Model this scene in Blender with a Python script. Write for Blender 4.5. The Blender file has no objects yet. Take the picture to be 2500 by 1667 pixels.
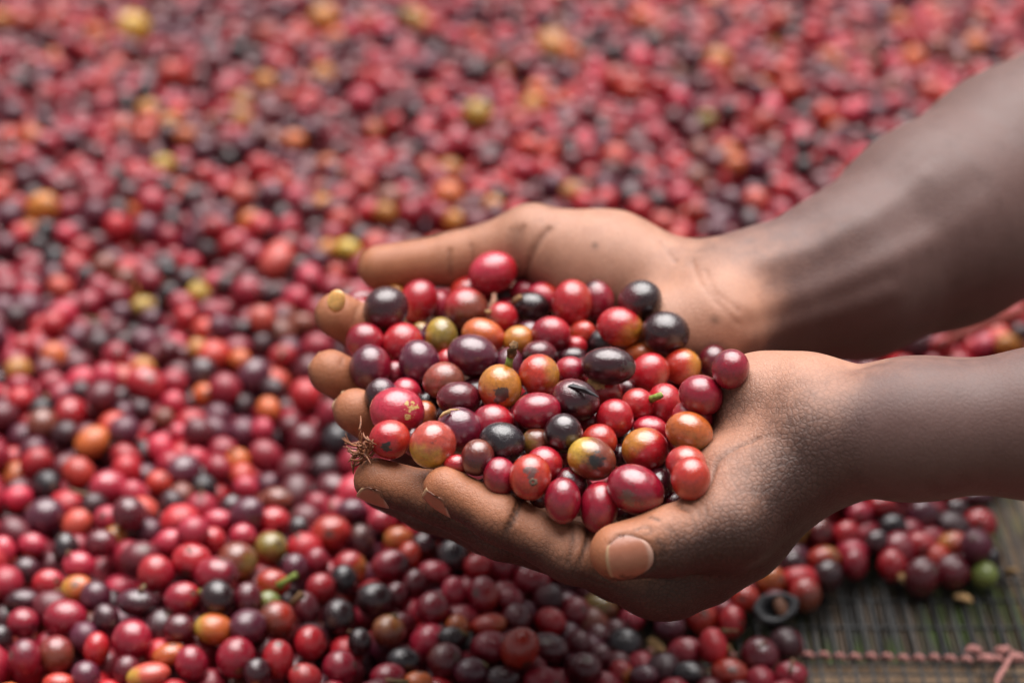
import bpy, bmesh, math, random
import numpy as np
from mathutils import Vector, Matrix, Quaternion
from mathutils.bvhtree import BVHTree
random.seed(7)
rng = np.random.default_rng(7)
scene = bpy.context.scene
col = scene.collection

# ------------------------------------------------------------------ camera
CAM_H, PITCH, FOC = 0.510, math.radians(30.0), 70.0
cam_data = bpy.data.cameras.new("camera")
cam_data.lens, cam_data.sensor_width = FOC, 36.0
cam_data.clip_start, cam_data.clip_end = 0.05, 200.0
cam_data.dof.use_dof = True
cam_data.dof.focus_distance = 0.662
cam_data.dof.aperture_fstop = 5.0
cam = bpy.data.objects.new("camera", cam_data)
col.objects.link(cam)
cam.location = (0, 0, CAM_H)
cam.rotation_euler = (math.radians(90) - PITCH, 0, 0)
scene.camera = cam

# ------------------------------------------------------------------ overcast daylight
SUN_EL, SUN_AZ = math.radians(70), math.radians(8)      # azimuth from +y (beyond the hands) towards -x
world = bpy.data.worlds.new("World")
scene.world = world
world.use_nodes = True
wn, wl = world.node_tree.nodes, world.node_tree.links
wn.clear()
sky = wn.new("ShaderNodeTexSky")
sky.sky_type = 'NISHITA'
sky.sun_disc = False
sky.sun_elevation, sky.sun_rotation = SUN_EL, SUN_AZ
sky.air_density, sky.dust_density, sky.ozone_density = 1.0, 2.0, 1.0
hsv = wn.new("ShaderNodeHueSaturation")                   # cloud cover takes the blue out of the sky
hsv.inputs["Saturation"].default_value = 0.12
bg = wn.new("ShaderNodeBackground")
bg.inputs["Strength"].default_value = 0.05
wo = wn.new("ShaderNodeOutputWorld")
wl.new(sky.outputs[0], hsv.inputs["Color"]); wl.new(hsv.outputs[0], bg.inputs["Color"]); wl.new(bg.outputs[0], wo.inputs["Surface"])
sd = bpy.data.lights.new("sun", 'SUN')
sd.energy, sd.angle, sd.color = 5.0, math.radians(66), (1.0, 0.965, 0.94)
sun = bpy.data.objects.new("sun", sd)
col.objects.link(sun)
sdir = Vector((math.sin(SUN_AZ) * math.cos(SUN_EL), math.cos(SUN_AZ) * math.cos(SUN_EL), math.sin(SUN_EL)))
sun.rotation_euler = sdir.to_track_quat('Z', 'Y').to_euler()
sun.location = sdir * 3

vs = scene.view_settings
vs.view_transform, vs.look, vs.gamma, vs.exposure = 'Standard', 'None', 1.0, 0.56
scene.display_settings.display_device = 'sRGB'
# ------------------------------------------------------------------ helpers
FPX = 2500 * FOC / 36.0
CP, SP = math.cos(PITCH), math.sin(PITCH)

def at_depth(u, v, t):
    """photo pixel (2500 wide) and depth along the lens axis -> point in metres"""
    a, b = (u - 1250.0) / FPX, (833.5 - v) / FPX
    return np.array((a * t, t * (CP + b * SP), CAM_H + t * (-SP + b * CP)))

def at_height(u, v, z):
    b = (833.5 - v) / FPX
    return at_depth(u, v, (z - CAM_H) / (-SP + b * CP))

def depth_of(p):
    return p[1] * CP + (CAM_H - p[2]) * SP

def to_pixel(p):
    t = depth_of(p)
    return 1250.0 + FPX * p[0] / t, 833.5 - FPX * (p[1] * SP - (CAM_H - p[2]) * CP) / t

CAM_R, CAM_U, CAM_B = np.array((1., 0, 0)), np.array((0, SP, CP)), np.array((0, -CP, SP))

def unit(v):
    v = np.asarray(v, float)
    return v / np.linalg.norm(v)

def mesh_from(name, verts, faces, smooth=True):
    me = bpy.data.meshes.new(name)
    me.from_pydata([tuple(map(float, v)) for v in verts], [], [tuple(map(int, f)) for f in faces])
    if smooth:
        me.polygons.foreach_set("use_smooth", np.ones(len(me.polygons), bool))
    me.update()
    return me

def fast_mesh(name, verts, quads):
    me = bpy.data.meshes.new(name)
    n, m = len(verts), len(quads)
    k = quads.shape[1]
    me.vertices.add(n); me.vertices.foreach_set("co", np.ascontiguousarray(verts, np.float32).ravel())
    me.loops.add(m * k); me.loops.foreach_set("vertex_index", np.ascontiguousarray(quads, np.int32).ravel())
    me.polygons.add(m)
    me.polygons.foreach_set("loop_start", np.arange(0, m * k, k, dtype=np.int32))
    me.polygons.foreach_set("use_smooth", np.ones(m, bool))
    me.update(calc_edges=True)
    me.validate()
    return me

def link(name, me, mat=None, parent=None, **props):
    o = bpy.data.objects.new(name, me)
    col.objects.link(o)
    if mat is not None and me is not None and len(me.materials) == 0:
        me.materials.append(mat)
    if parent is not None:
        o.parent = parent
    for k, v in props.items():
        o[k] = v
    return o

def tube(points, radii, sides=8, cap=True):
    """verts and faces of a tube along points"""
    pts = [Vector(p) for p in points]
    vs_, fs = [], []
    ref = Vector((0.3, 0.2, 1)).normalized()
    for i, p in enumerate(pts):
        d = (pts[min(i + 1, len(pts) - 1)] - pts[max(i - 1, 0)]).normalized()
        a = d.cross(ref)
        if a.length < 1e-4: a = d.cross(Vector((1, 0, 0)))
        a.normalize(); b = d.cross(a)
        r = radii[i] if hasattr(radii, '__len__') else radii
        for k in range(sides):
            th = 2 * math.pi * k / sides
            vs_.append(p + a * math.cos(th) * r + b * math.sin(th) * r)
    for i in range(len(pts) - 1):
        for k in range(sides):
            k2 = (k + 1) % sides
            fs.append((i * sides + k, i * sides + k2, (i + 1) * sides + k2, (i + 1) * sides + k))
    if cap:
        fs.append(tuple(range(sides - 1, -1, -1)))
        fs.append(tuple(range((len(pts) - 1) * sides, len(pts) * sides)))
    return vs_, fs

class Nodes:
    """small helper to write node materials"""
    def __init__(self, name):
        self.m = bpy.data.materials.new(name); self.m.use_nodes = True
        self.t = self.m.node_tree; self.t.nodes.clear()
        self.out = self.n("ShaderNodeOutputMaterial")
        self.p = self.n("ShaderNodeBsdfPrincipled")
        self.t.links.new(self.p.outputs[0], self.out.inputs[0])
    def n(self, kind, **kw):
        nd = self.t.nodes.new(kind)
        for k, v in kw.items(): setattr(nd, k, v)
        return nd
    def put(self, sock, v):
        if isinstance(v, bpy.types.NodeSocket): self.t.links.new(v, sock)
        elif v is not None: sock.default_value = v
    def math(self, op, a, b=None, c=None, clamp=False):
        nd = self.n("ShaderNodeMath", operation=op, use_clamp=clamp)
        self.put(nd.inputs[0], a); self.put(nd.inputs[1], b); self.put(nd.inputs[2], c)
        return nd.outputs[0]
    def vmath(self, op, a, b=None, s=None):
        nd = self.n("ShaderNodeVectorMath", operation=op)
        self.put(nd.inputs[0], a); self.put(nd.inputs[1], b)
        if s is not None: self.put(nd.inputs["Scale"], s)
        return nd.outputs["Value"] if op in ('LENGTH', 'DOT_PRODUCT', 'DISTANCE') else nd.outputs[0]
    def noise(self, vec, scale, detail=3, rough=0.5, dist=0.0):
        nd = self.n("ShaderNodeTexNoise")
        self.put(nd.inputs["Vector"], vec); nd.inputs["Scale"].default_value = scale
        nd.inputs["Detail"].default_value = detail; nd.inputs["Roughness"].default_value = rough
        nd.inputs["Distortion"].default_value = dist
        return nd.outputs[0]
    def voro(self, vec, scale, feature='F1', rand=1.0):
        nd = self.n("ShaderNodeTexVoronoi", feature=feature)
        self.put(nd.inputs["Vector"], vec); nd.inputs["Scale"].default_value = scale
        nd.inputs["Randomness"].default_value = rand
        return nd.outputs["Distance"]
    def ramp(self, f, a, b, lo=0.0, hi=1.0):
        nd = self.n("ShaderNodeMapRange", interpolation_type='SMOOTHSTEP')
        self.put(nd.inputs[0], f)
        for i, v in enumerate((a, b, lo, hi)): self.put(nd.inputs[1 + i], v)
        return nd.outputs[0]
    def mix(self, f, a, b, mode='MIX'):
        nd = self.n("ShaderNodeMix", data_type='RGBA', blend_type=mode)
        self.put(nd.inputs["Factor"], f)
        self.put(nd.inputs[6], a if isinstance(a, bpy.types.NodeSocket) else (*a, 1) if len(a) == 3 else a)
        self.put(nd.inputs[7], b if isinstance(b, bpy.types.NodeSocket) else (*b, 1) if len(b) == 3 else b)
        return nd.outputs[2]
    def bump(self, h, strength, dist, normal=None):
        nd = self.n("ShaderNodeBump")
        nd.inputs["Strength"].default_value = strength; nd.inputs["Distance"].default_value = dist
        self.put(nd.inputs["Height"], h); self.put(nd.inputs["Normal"], normal)
        return nd.outputs[0]
    def attr(self, name, kind='GEOMETRY'):
        nd = self.n("ShaderNodeAttribute", attribute_name=name, attribute_type=kind)
        return nd
    def set(self, **kw):
        for k, v in kw.items(): self.put(self.p.inputs[k.replace('_', ' ')], v)

def simple_mat(name, rgb, rough=0.7, spec=0.3, var=0.25, scale=200.0, bumpd=0.0004):
    N = Nodes(name)
    co = N.n("ShaderNodeTexCoord").outputs["Object"]
    f = N.noise(co, scale, 4, 0.6)
    c = N.mix(N.ramp(f, 0.3, 0.7), [x * (1 - var) for x in rgb], [min(1, x * (1 + var)) for x in rgb])
    N.set(Base_Color=c, Roughness=rough, Normal=N.bump(f, 0.5, bumpd))
    N.p.inputs["Specular IOR Level"].default_value = spec
    return N.m
# ------------------------------------------------------------------ materials
def skin_material():
    N = Nodes("skin")
    a = N.attr("skin")
    sep = N.n("ShaderNodeSeparateColor"); N.put(sep.inputs[0], a.outputs["Color"])
    palm, crease, warm, wrk = sep.outputs[0], sep.outputs[1], sep.outputs[2], a.outputs["Alpha"]
    co = N.n("ShaderNodeTexCoord").outputs["Object"]
    big = N.noise(co, 34, 4, 0.6); mid = N.noise(co, 150, 4, 0.6); fine = N.noise(co, 1000, 3, 0.6)
    lone = N.math('ADD', N.math('MULTIPLY', N.math('SUBTRACT', big, 0.5), 0.24), N.math('MULTIPLY', N.math('SUBTRACT', mid, 0.5), 0.16))
    f = N.ramp(N.math('ADD', palm, lone), 0.44, 0.92)
    dark = N.mix(wrk, N.mix(mid, (0.120, 0.062, 0.054), (0.160, 0.088, 0.078)), N.mix(mid, (0.050, 0.021, 0.016), (0.088, 0.040, 0.031)))
    light = N.mix(mid, (0.38, 0.178, 0.114), (0.48, 0.242, 0.160))
    orange = N.mix(mid, (0.34, 0.120, 0.056), (0.45, 0.175, 0.085))
    light = N.mix(warm, light, orange)
    c = N.mix(f, dark, light)
    blot = N.ramp(N.noise(co, 70, 5, 0.65), 0.52, 0.68)
    c = N.mix(N.math('MULTIPLY', blot, 0.30), c, N.mix(1.0, c, (0.60, 0.50, 0.48), 'MULTIPLY'))
    spk = N.math('MULTIPLY', N.ramp(N.voro(co, 210), 0.09, 0.04), N.ramp(mid, 0.50, 0.60))
    c = N.mix(N.math('MULTIPLY', spk, 0.7), c, (0.05, 0.022, 0.014))
    c = N.mix(N.math('MULTIPLY', crease, 0.85, clamp=True), c, (0.040, 0.017, 0.011))
    # creased skin: rough cells on the backs, fine lines on the pads
    wob = N.n("ShaderNodeTexNoise"); N.put(wob.inputs["Vector"], co); wob.inputs["Scale"].default_value = 160
    cw = N.vmath('ADD', co, N.vmath('SCALE', wob.outputs["Color"], None, 0.0022))
    e1 = N.ramp(N.voro(cw, 560, 'DISTANCE_TO_EDGE'), 0.0, 0.20)
    e2 = N.ramp(N.voro(cw, 1500, 'DISTANCE_TO_EDGE'), 0.0, 0.25)
    wr = N.math('MULTIPLY', N.math('SUBTRACT', 1.0, N.math('MULTIPLY', f, 0.8), clamp=True), wrk)
    h = N.math('ADD', N.math('MULTIPLY', e1, N.math('MULTIPLY_ADD', wr, 0.9, 0.08)), N.math('MULTIPLY', e2, N.math('MULTIPLY_ADD', wrk, 0.30, 0.06)))
    c = N.mix(N.math('MULTIPLY', N.math('SUBTRACT', 1.0, e1), N.math('MULTIPLY', wr, 0.50)), c, (0.028, 0.013, 0.010))
    b1 = N.bump(h, 0.50, 0.00032)
    b2 = N.bump(N.math('ADD', fine, N.math('MULTIPLY', mid, 2.0)), 0.14, 0.0004, b1)
    N.set(Base_Color=c, Roughness=N.math('ADD', N.math('MULTIPLY_ADD', mid, 0.20, 0.36), N.math('MULTIPLY', N.math('SUBTRACT', 1.0, wrk), 0.10)), Normal=b2)
    N.p.inputs["Specular IOR Level"].default_value = 0.42
    N.p.inputs["Subsurface Weight"].default_value = 0.10
    N.p.inputs["Subsurface Radius"].default_value = (0.0030, 0.0012, 0.0006)
    N.p.inputs["Subsurface Scale"].default_value = 1.0
    return N.m

def nail_material():
    N = Nodes("fingernail")
    co = N.n("ShaderNodeTexCoord").outputs["Object"]
    m = N.n("ShaderNodeAttribute", attribute_name="along", attribute_type='GEOMETRY').outputs["Fac"]
    c = N.mix(N.noise(co, 300, 3), (0.31, 0.112, 0.064), (0.40, 0.158, 0.098))
    ed = N.n("ShaderNodeAttribute", attribute_name="rim", attribute_type='GEOMETRY').outputs["Fac"]
    c = N.mix(N.ramp(ed, 0.80, 1.0), c, (0.16, 0.062, 0.036))
    c = N.mix(N.ramp(m, 0.90, 0.98), c, (0.46, 0.29, 0.17))
    c = N.mix(N.ramp(m, 0.14, 0.06), c, (0.44, 0.25, 0.19))
    N.set(Base_Color=c, Roughness=N.math('MULTIPLY_ADD', N.noise(co, 400, 3), 0.25, 0.22), Normal=N.bump(N.noise(co, 500, 3), 0.3, 0.0003))
    return N.m

def cherry_material(kind):
    """kind OBJECT: tints come from the object's own properties; GEOMETRY: from the heap mesh"""
    N = Nodes("cherry_skin" if kind == 'OBJECT' else "heap_cherry_skin")
    U = N.attr("unit").outputs["Vector"]
    seed = N.attr("seed", kind).outputs["Fac"]
    ta, tb = N.attr("tint_a", kind).outputs["Color"], N.attr("tint_b", kind).outputs["Color"]
    td = N.attr("tint_dir", kind).outputs["Vector"]
    off = N.n("ShaderNodeCombineXYZ")
    for i, k in enumerate((17.0, 31.0, 7.0)): N.put(off.inputs[i], N.math('MULTIPLY', seed, k))
    P = N.vmath('ADD', U, off.outputs[0])
    n1 = N.noise(P, 1.4, 4, 0.60); n2 = N.noise(P, 5.0, 5, 0.65)
    if kind == 'OBJECT':
        pole = N.attr("pole", kind).outputs["Vector"]
    else:
        pole = N.n("ShaderNodeCombineXYZ"); pole.inputs[2].default_value = 1.0; pole = pole.outputs[0]
    pd = N.vmath('DOT_PRODUCT', N.vmath('NORMALIZE', U), pole)
    streak = N.noise(N.vmath('ADD', N.vmath('MULTIPLY', P, (1, 1, 1)), N.vmath('SCALE', pole, None, N.math('MULTIPLY', pd, -2.2))), 7.0, 4, 0.65, 0.6)
    g = N.math('ADD', N.vmath('DOT_PRODUCT', U, td), N.math('MULTIPLY', N.math('SUBTRACT', n1, 0.5), 1.1))
    c = N.mix(N.ramp(g, 0.05, 0.85), ta, tb)
    c = N.mix(N.math('MULTIPLY', N.ramp(n2, 0.42, 0.70), 0.45), c, N.mix(1.0, c, (0.45, 0.40, 0.45), 'MULTIPLY'))
    c = N.mix(N.math('MULTIPLY', N.ramp(n1, 0.5, 0.25), 0.25), c, N.mix(1.0, c, (1.5, 1.3, 1.3), 'MULTIPLY'))
    c = N.mix(N.math('MULTIPLY', N.ramp(streak, 0.52, 0.72), 0.38), c, N.mix(1.0, c, (0.50, 0.42, 0.55), 'MULTIPLY'))
    navel = N.ramp(N.math('ADD', pd, N.math('MULTIPLY', N.math('SUBTRACT', n2, 0.5), 0.05)), 0.955, 0.975)
    c = N.mix(N.math('MULTIPLY', navel, 0.75), c, (0.085, 0.045, 0.032))
    if kind == 'OBJECT':
        n3 = N.noise(P, 2.6, 5, 0.68)
        st = N.attr("stain", kind).outputs["Fac"]
        mk = N.math('MULTIPLY', N.ramp(n3, 0.60, 0.70), st)
        c = N.mix(mk, c, (0.055, 0.022, 0.014))
        sp, sr = N.attr("spot_at", kind).outputs["Vector"], N.attr("spot_size", kind).outputs["Fac"]
        sc = N.attr("spot_tint", kind).outputs["Color"]
        d = N.math('ADD', N.vmath('DISTANCE', U, sp), N.math('ADD', N.math('MULTIPLY', N.math('SUBTRACT', n3, 0.5), 1.5), N.math('MULTIPLY', N.math('SUBTRACT', n2, 0.5), 0.5)))
        sm = N.ramp(N.math('SUBTRACT', sr, d), -0.03, 0.10)
        c = N.mix(sm, c, sc)
        dots = N.math('MULTIPLY', N.ramp(N.voro(P, 7.0), 0.10, 0.05), N.ramp(N.noise(P, 2.0, 2), 0.5, 0.62))
        c = N.mix(N.math('MULTIPLY', dots, 0.6), c, (0.42, 0.22, 0.10))
        gl = N.attr("gloss", kind).outputs["Fac"]
        rough = N.math('ADD', N.math('MULTIPLY_ADD', gl, -0.19, 0.29), N.math('MULTIPLY', N.math('SUBTRACT', n2, 0.45), 0.34), clamp=True)
        rough = N.math('ADD', rough, N.math('MULTIPLY', N.math('ADD', sm, mk, clamp=True), 0.22), clamp=True)
        h = N.math('ADD', N.math('MULTIPLY', N.noise(P, 16, 4, 0.65), 0.55), N.math('ADD', N.noise(P, 3.5, 3), N.math('MULTIPLY', dots, 0.35)))
        h = N.math('SUBTRACT', N.math('MULTIPLY_ADD', streak, 0.5, h), N.math('MULTIPLY', navel, 0.8))
        N.set(Normal=N.bump(h, 0.50, 0.00034))
        N.put(N.p.inputs["Coat Weight"], N.math('MULTIPLY', gl, 0.55))
        N.p.inputs["Coat Roughness"].default_value = 0.07
    else:
        N.set(Normal=N.bump(N.math('ADD', n2, N.noise(P, 12, 3)), 0.3, 0.00025))
        rough = N.math('MULTIPLY_ADD', n2, 0.24, 0.30)
    N.set(Base_Color=c, Roughness=rough)
    N.p.inputs["Specular IOR Level"].default_value = 0.95 if kind == 'OBJECT' else 0.75
    return N.m

M_SKIN, M_NAIL = skin_material(), nail_material()
M_CH, M_HEAP = cherry_material('OBJECT'), cherry_material('GEOMETRY')
M_SCAR = simple_mat("calyx_scar", (0.17, 0.115, 0.085), 0.8, 0.2, 0.5, 2500, 0.0004)
M_SCARY = simple_mat("pale_scar", (0.50, 0.38, 0.16), 0.6, 0.3, 0.3, 1500, 0.0003)
M_STEM = simple_mat("green_stem", (0.20, 0.26, 0.05), 0.6, 0.3, 0.35, 700, 0.0003)
M_STEMB = simple_mat("brown_stem", (0.16, 0.085, 0.04), 0.8, 0.2, 0.6, 500, 0.0006)
M_TAN = simple_mat("dry_tan", (0.42, 0.26, 0.12), 0.8, 0.2, 0.35, 600, 0.0004)
M_FIBRE = simple_mat("dry_fibre", (0.23, 0.085, 0.040), 0.5, 0.4, 0.5, 900, 0.0003)
M_HUSK = simple_mat("dry_husk", (0.030, 0.030, 0.034), 0.5, 0.4, 0.4, 350, 0.0005)
M_AMBER = simple_mat("amber_skin", (0.66, 0.36, 0.12), 0.22, 0.6, 0.25, 350, 0.0003)
M_AMBER.node_tree.nodes["Principled BSDF"].inputs["Subsurface Weight"].default_value = 0.5
M_AMBER.node_tree.nodes["Principled BSDF"].inputs["Subsurface Radius"].default_value = (0.002, 0.001, 0.0004)
# ------------------------------------------------------------------ ground under the raised drying bed, net and its frame
def ground_material():
    N = Nodes("shaded_ground")
    co = N.n("ShaderNodeTexCoord").outputs["Object"]
    n1 = N.noise(co, 9, 4, .6); n2 = N.noise(co, 60, 4, .65)
    mp = N.n("ShaderNodeMapping"); mp.inputs["Scale"].default_value = (60, 9, 10); N.put(mp.inputs[0], co)
    n3 = N.noise(mp.outputs[0], 1.0, 3, .6)
    c = N.mix(N.ramp(n3, .35, .65), (.055, .042, .034), (.17, .115, .075))
    c = N.mix(N.math('MULTIPLY', N.ramp(n1, .50, .60), N.ramp(n3, .4, .6)), c, (.055, .085, .022))
    N.set(Base_Color=c, Roughness=.95, Normal=N.bump(n2, .6, .004))
    return N.m
gme = mesh_from("ground", [(-60, -60, -.16), (60, -60, -.16), (60, 60, -.16), (-60, 60, -.16)], [(0, 1, 2, 3)], False)
link("ground", gme, ground_material(), None, kind="structure")
def strands(segs, w, h):
    """flat little bars, all in one mesh"""
    v, f = [], []
    for a, b in segs:
        a, b = np.asarray(a, float), np.asarray(b, float)
        d = unit(b - a); s = unit(np.cross(d, (0, 0, 1))) * w / 2; up = np.array((0, 0, h / 2))
        n = len(v)
        v += [a - s - up, a + s - up, a + s + up, a - s + up, b - s - up, b + s - up, b + s + up, b - s + up]
        f += [tuple(n + k for k in q) for q in ((0, 1, 5, 4), (1, 2, 6, 5), (2, 3, 7, 6), (3, 0, 4, 7), (0, 3, 2, 1), (4, 5, 6, 7))]
    return mesh_from("strands", v, f, False)
M_NET = simple_mat("net_plastic", (.030, .031, .032), .6, .4, .4, 90, .0003)
def thread_material():
    N = Nodes("net_thread")
    co = N.n("ShaderNodeTexCoord").outputs["Object"]
    mp = N.n("ShaderNodeMapping"); mp.inputs["Scale"].default_value = (130, 12, 1); N.put(mp.inputs[0], co)
    a, b = N.noise(mp.outputs[0], 1.0, 3, .6), N.noise(co, 14, 3, .55)
    c = N.mix(N.ramp(a, .40, .62), (.045, .043, .042), (.150, .108, .078))
    c = N.mix(N.math('MULTIPLY', N.ramp(b, .44, .54), N.ramp(a, .60, .42)), c, (.085, .125, .035))
    N.set(Base_Color=c, Roughness=.8)
    return N.m
M_NETF = thread_material()
CORD = at_height(1900, 1597, .001)
net = link("drying_net", None, None, None, label="dark plastic net of the drying bed, bare in the lower right corner", category="net")
nr_ = np.random.default_rng(3)
sg = []
for x in np.arange(-.62, .80, .0063):
    x = x + nr_.normal(0, .0006); k = nr_.normal(0, .0004, 4)
    ys = np.linspace(.34, 1.80, 8)
    pts = [(x + nr_.normal(0, .0003) + .02 * (y - .55), y, nr_.normal(0, .0003) - .0016) for y in ys]
    sg += list(zip(pts[:-1], pts[1:]))
link("warp_strand", strands(sg, .0011, .0008), M_NET, net, kind="stuff")
sg = []
for y in np.arange(.34, 1.80, .0060):
    pts = [(x, y + nr_.normal(0, .0003), nr_.normal(0, .0003) - .0026) for x in np.linspace(-.62, .80, 10)]
    if y < CORD[1] + .004 or nr_.uniform() < .30: sg += list(zip(pts[:-1], pts[1:]))
link("weft_strand", strands(sg, .0009, .0007), M_NET, net, kind="stuff")
sg = []
for x in np.arange(-.62, .80, .0021):
    pts = [(x + nr_.normal(0, .0004) + .02 * (y - .55), y, nr_.normal(0, .0003) - .0036) for y in np.linspace(CORD[1], 1.80, 8)]
    sg += list(zip(pts[:-1], pts[1:]))
link("fine_thread", strands(sg, .0007, .0005), M_NETF, net, kind="stuff")

# pink cord threaded through the net: it shows as a bead between every two strands
M_CORD = simple_mat("pink_cord", (.46, .21, .19), .85, .2, .55, 900, .0005)
cord = link("seam_cord", None, None, None, label="frayed pink cord threaded through the bare net at the lower right", category="cord")
xs = np.arange(.02, .36, .0063)
first = True; cme = None
for i, x in enumerate(xs):
    y = CORD[1] + .0004 * math.sin(i * 1.7) - (x - CORD[0]) * .035
    pts = [(x + .0063 * t_ + .02 * (y - .55), y + .0006 * math.sin(t_ * 6), -.0012 + .0024 * math.sin(math.pi * t_)) for t_ in np.linspace(0.13, .87, 7)]
    v, f = tube(pts, [.0005, .0010, .0012, .0013, .0012, .0010, .0005], 7)
    link("cord_bead", mesh_from("cord_bead", v, f), M_CORD, cord)
q = [np.array(at_height(u, v, .0025)) for u, v in ((2476, 1592), (2462, 1612), (2452, 1630), (2438, 1652), (2430, 1680))]
v, f = tube(q, [.0009, .0012, .0010, .0013, .0010], 6)
link("cord_end", mesh_from("cord_end", v, f), M_CORD, cord)
for u, v_ in ((2378, 1592), (2412, 1608), (2448, 1588), (2486, 1606)):
    p0 = np.array(at_height(u, v_, .002))
    q = [p0 + np.array((.0035 * t_, nr_.normal(0, .0006), .0008 * (1 - t_ * t_))) for t_ in (-1, -.5, 0, .5, 1)]
    v, f = tube(q, [.0006, .0016, .0020, .0015, .0006], 6)
    link("cord_bead", mesh_from("cord_bead", v, f), M_CORD, cord)

def plank_material(name, a, b):
    N = Nodes(name)
    co = N.n("ShaderNodeTexCoord").outputs["Object"]
    mp = N.n("ShaderNodeMapping"); mp.inputs["Scale"].default_value = (14, 220, 220); N.put(mp.inputs[0], co)
    g = N.noise(mp.outputs[0], 1.0, 5, .65, .4)
    c = N.mix(N.ramp(g, .3, .7), a, b)
    c = N.mix(N.math('MULTIPLY', N.ramp(N.noise(co, 60, 4), .55, .7), .6), c, (.06, .04, .03))
    N.set(Base_Color=c, Roughness=.85, Normal=N.bump(g, .6, .0012))
    return N.m
M_PLANK = plank_material("weathered_wood", (.20, .125, .075), (.40, .275, .175))
def plank(name, L, W, H, loc, rz, **kw):
    """a weathered board with eased edges; long way along its own x"""
    bm = bmesh.new(); bmesh.ops.create_cube(bm, size=1)
    bmesh.ops.scale(bm, vec=(L, W, H), verts=bm.verts)
    bmesh.ops.subdivide_edges(bm, edges=[e for e in bm.edges if abs(e.verts[0].co.x - e.verts[1].co.x) > L * .5], cuts=14)
    for v in bm.verts: v.co += Vector((0, nr_.normal(0, .0008), nr_.normal(0, .0006)))
    bmesh.ops.bevel(bm, geom=[e for e in bm.edges if len(e.link_faces) == 2 and e.calc_face_angle(0) > 1.0], offset=.003, segments=2, affect='EDGES')
    me = bpy.data.meshes.new(name); bm.to_mesh(me); bm.free()
    o = link(name, me, M_PLANK, None, **kw); o.location = loc; o.rotation_euler = (0, 0, rz)
    return o
plank("wooden_plank", 1.6, .075, .022, (.25, CORD[1] - .029, -.0185), 0, label="weathered tan plank under the net along the bottom edge", category="plank")
pr = at_height(2478, 1400, -.008)
plank("wooden_rail", 1.1, .030, .028, (pr[0] + .012, pr[1] + .40, -.020), math.radians(90), label="brown wooden rail of the drying bed at the right edge", category="rail")
# ------------------------------------------------------------------ two arms: one implicit surface each (units: millimetres)
class Flesh:
    """tapered bones blended into one skin"""
    def __init__(self):
        self.b = []          # (a, b, ra, rb, palmar, group, warm)
        self.creases = []    # (centre, axis, halfwidth, depth, palmar or None, reach)
        self.lines = []      # (polyline, width, depth, stain) in space
        self.px_lines = []   # the same, seen in the photograph and laid on the skin
        self.nails = []      # (base, axis, back direction, half width, length)
    def bone(self, a, b, ra, rb, palmar, group='palm', warm=0.0, bias=0.0):
        self.b.append((np.asarray(a, float), np.asarray(b, float), ra, rb, np.asarray(palmar, float), group, warm, bias if isinstance(bias, tuple) else (bias, bias)))
    def chain(self, pts, radii, palmar, group, warm=None, bias=0.0):
        for i in range(len(pts) - 1):
            w = 0.0 if warm is None else warm[i]
            self.bone(pts[i], pts[i + 1], radii[i], radii[i + 1], palmar[i] if isinstance(palmar, list) else palmar, group, w, (bias[i], bias[i + 1]) if isinstance(bias, list) else bias)

def seg_dist(P, a, b, ra, rb):
    ba = b - a
    L2 = float(ba @ ba) + 1e-9
    h = np.clip(((P - a) @ ba) / L2, 0, 1)
    d = P - a - h[..., None] * ba
    return np.sqrt((d * d).sum(-1)) - (ra + (rb - ra) * h)

def smin(a, b, k):
    h = np.clip(k - np.abs(a - b), 0, None) / k
    return np.minimum(a, b) - h * h * k * 0.25

def surface_nets(F, lo, h):
    S = F < 0
    nx, ny, nz = F.shape
    c = [(i, j, k) for i in (0, 1) for j in (0, 1) for k in (0, 1)]
    sl = lambda i, n: slice(i, n - 1 + i)
    cnt = sum(S[sl(i, nx), sl(j, ny), sl(k, nz)].astype(np.int8) for i, j, k in c)
    cells = np.argwhere((cnt > 0) & (cnt < 8))
    idx = -np.ones((nx - 1, ny - 1, nz - 1), np.int32)
    idx[cells[:, 0], cells[:, 1], cells[:, 2]] = np.arange(len(cells))
    acc = np.zeros((len(cells), 3)); num = np.zeros(len(cells))
    edges = [(p, q) for p in c for q in c if sum(q) - sum(p) == 1 and all(q[t] >= p[t] for t in range(3))]
    for p, q in edges:
        fp = F[cells[:, 0] + p[0], cells[:, 1] + p[1], cells[:, 2] + p[2]]
        fq = F[cells[:, 0] + q[0], cells[:, 1] + q[1], cells[:, 2] + q[2]]
        m = (fp < 0) != (fq < 0)
        t = np.where(m, fp / np.where(m, fp - fq, 1), 0)
        pt = np.array(p) + t[:, None] * (np.array(q) - np.array(p))
        acc[m] += pt[m]; num[m] += 1
    V = lo + h * (cells + acc / num[:, None])
    quads = []
    for ax in range(3):
        o1, o2 = [(1, 2), (2, 0), (0, 1)][ax]
        a = [slice(None)] * 3; b = [slice(None)] * 3
        a[ax] = slice(0, -1); b[ax] = slice(1, None)
        E = np.argwhere(S[tuple(a)] != S[tuple(b)])
        ok = (E[:, o1] > 0) & (E[:, o2] > 0) & (E[:, o1] < F.shape[o1] - 1) & (E[:, o2] < F.shape[o2] - 1)
        E = E[ok]
        inside = S[E[:, 0], E[:, 1], E[:, 2]]
        def cell(d1, d2):
            e = E.copy(); e[:, o1] -= d1; e[:, o2] -= d2
            return idx[e[:, 0], e[:, 1], e[:, 2]]
        q = np.stack([cell(1, 1), cell(0, 1), cell(0, 0), cell(1, 0)], 1)
        q[~inside] = q[~inside][:, ::-1]
        quads.append(q)
    return V, np.concatenate(quads)

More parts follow.
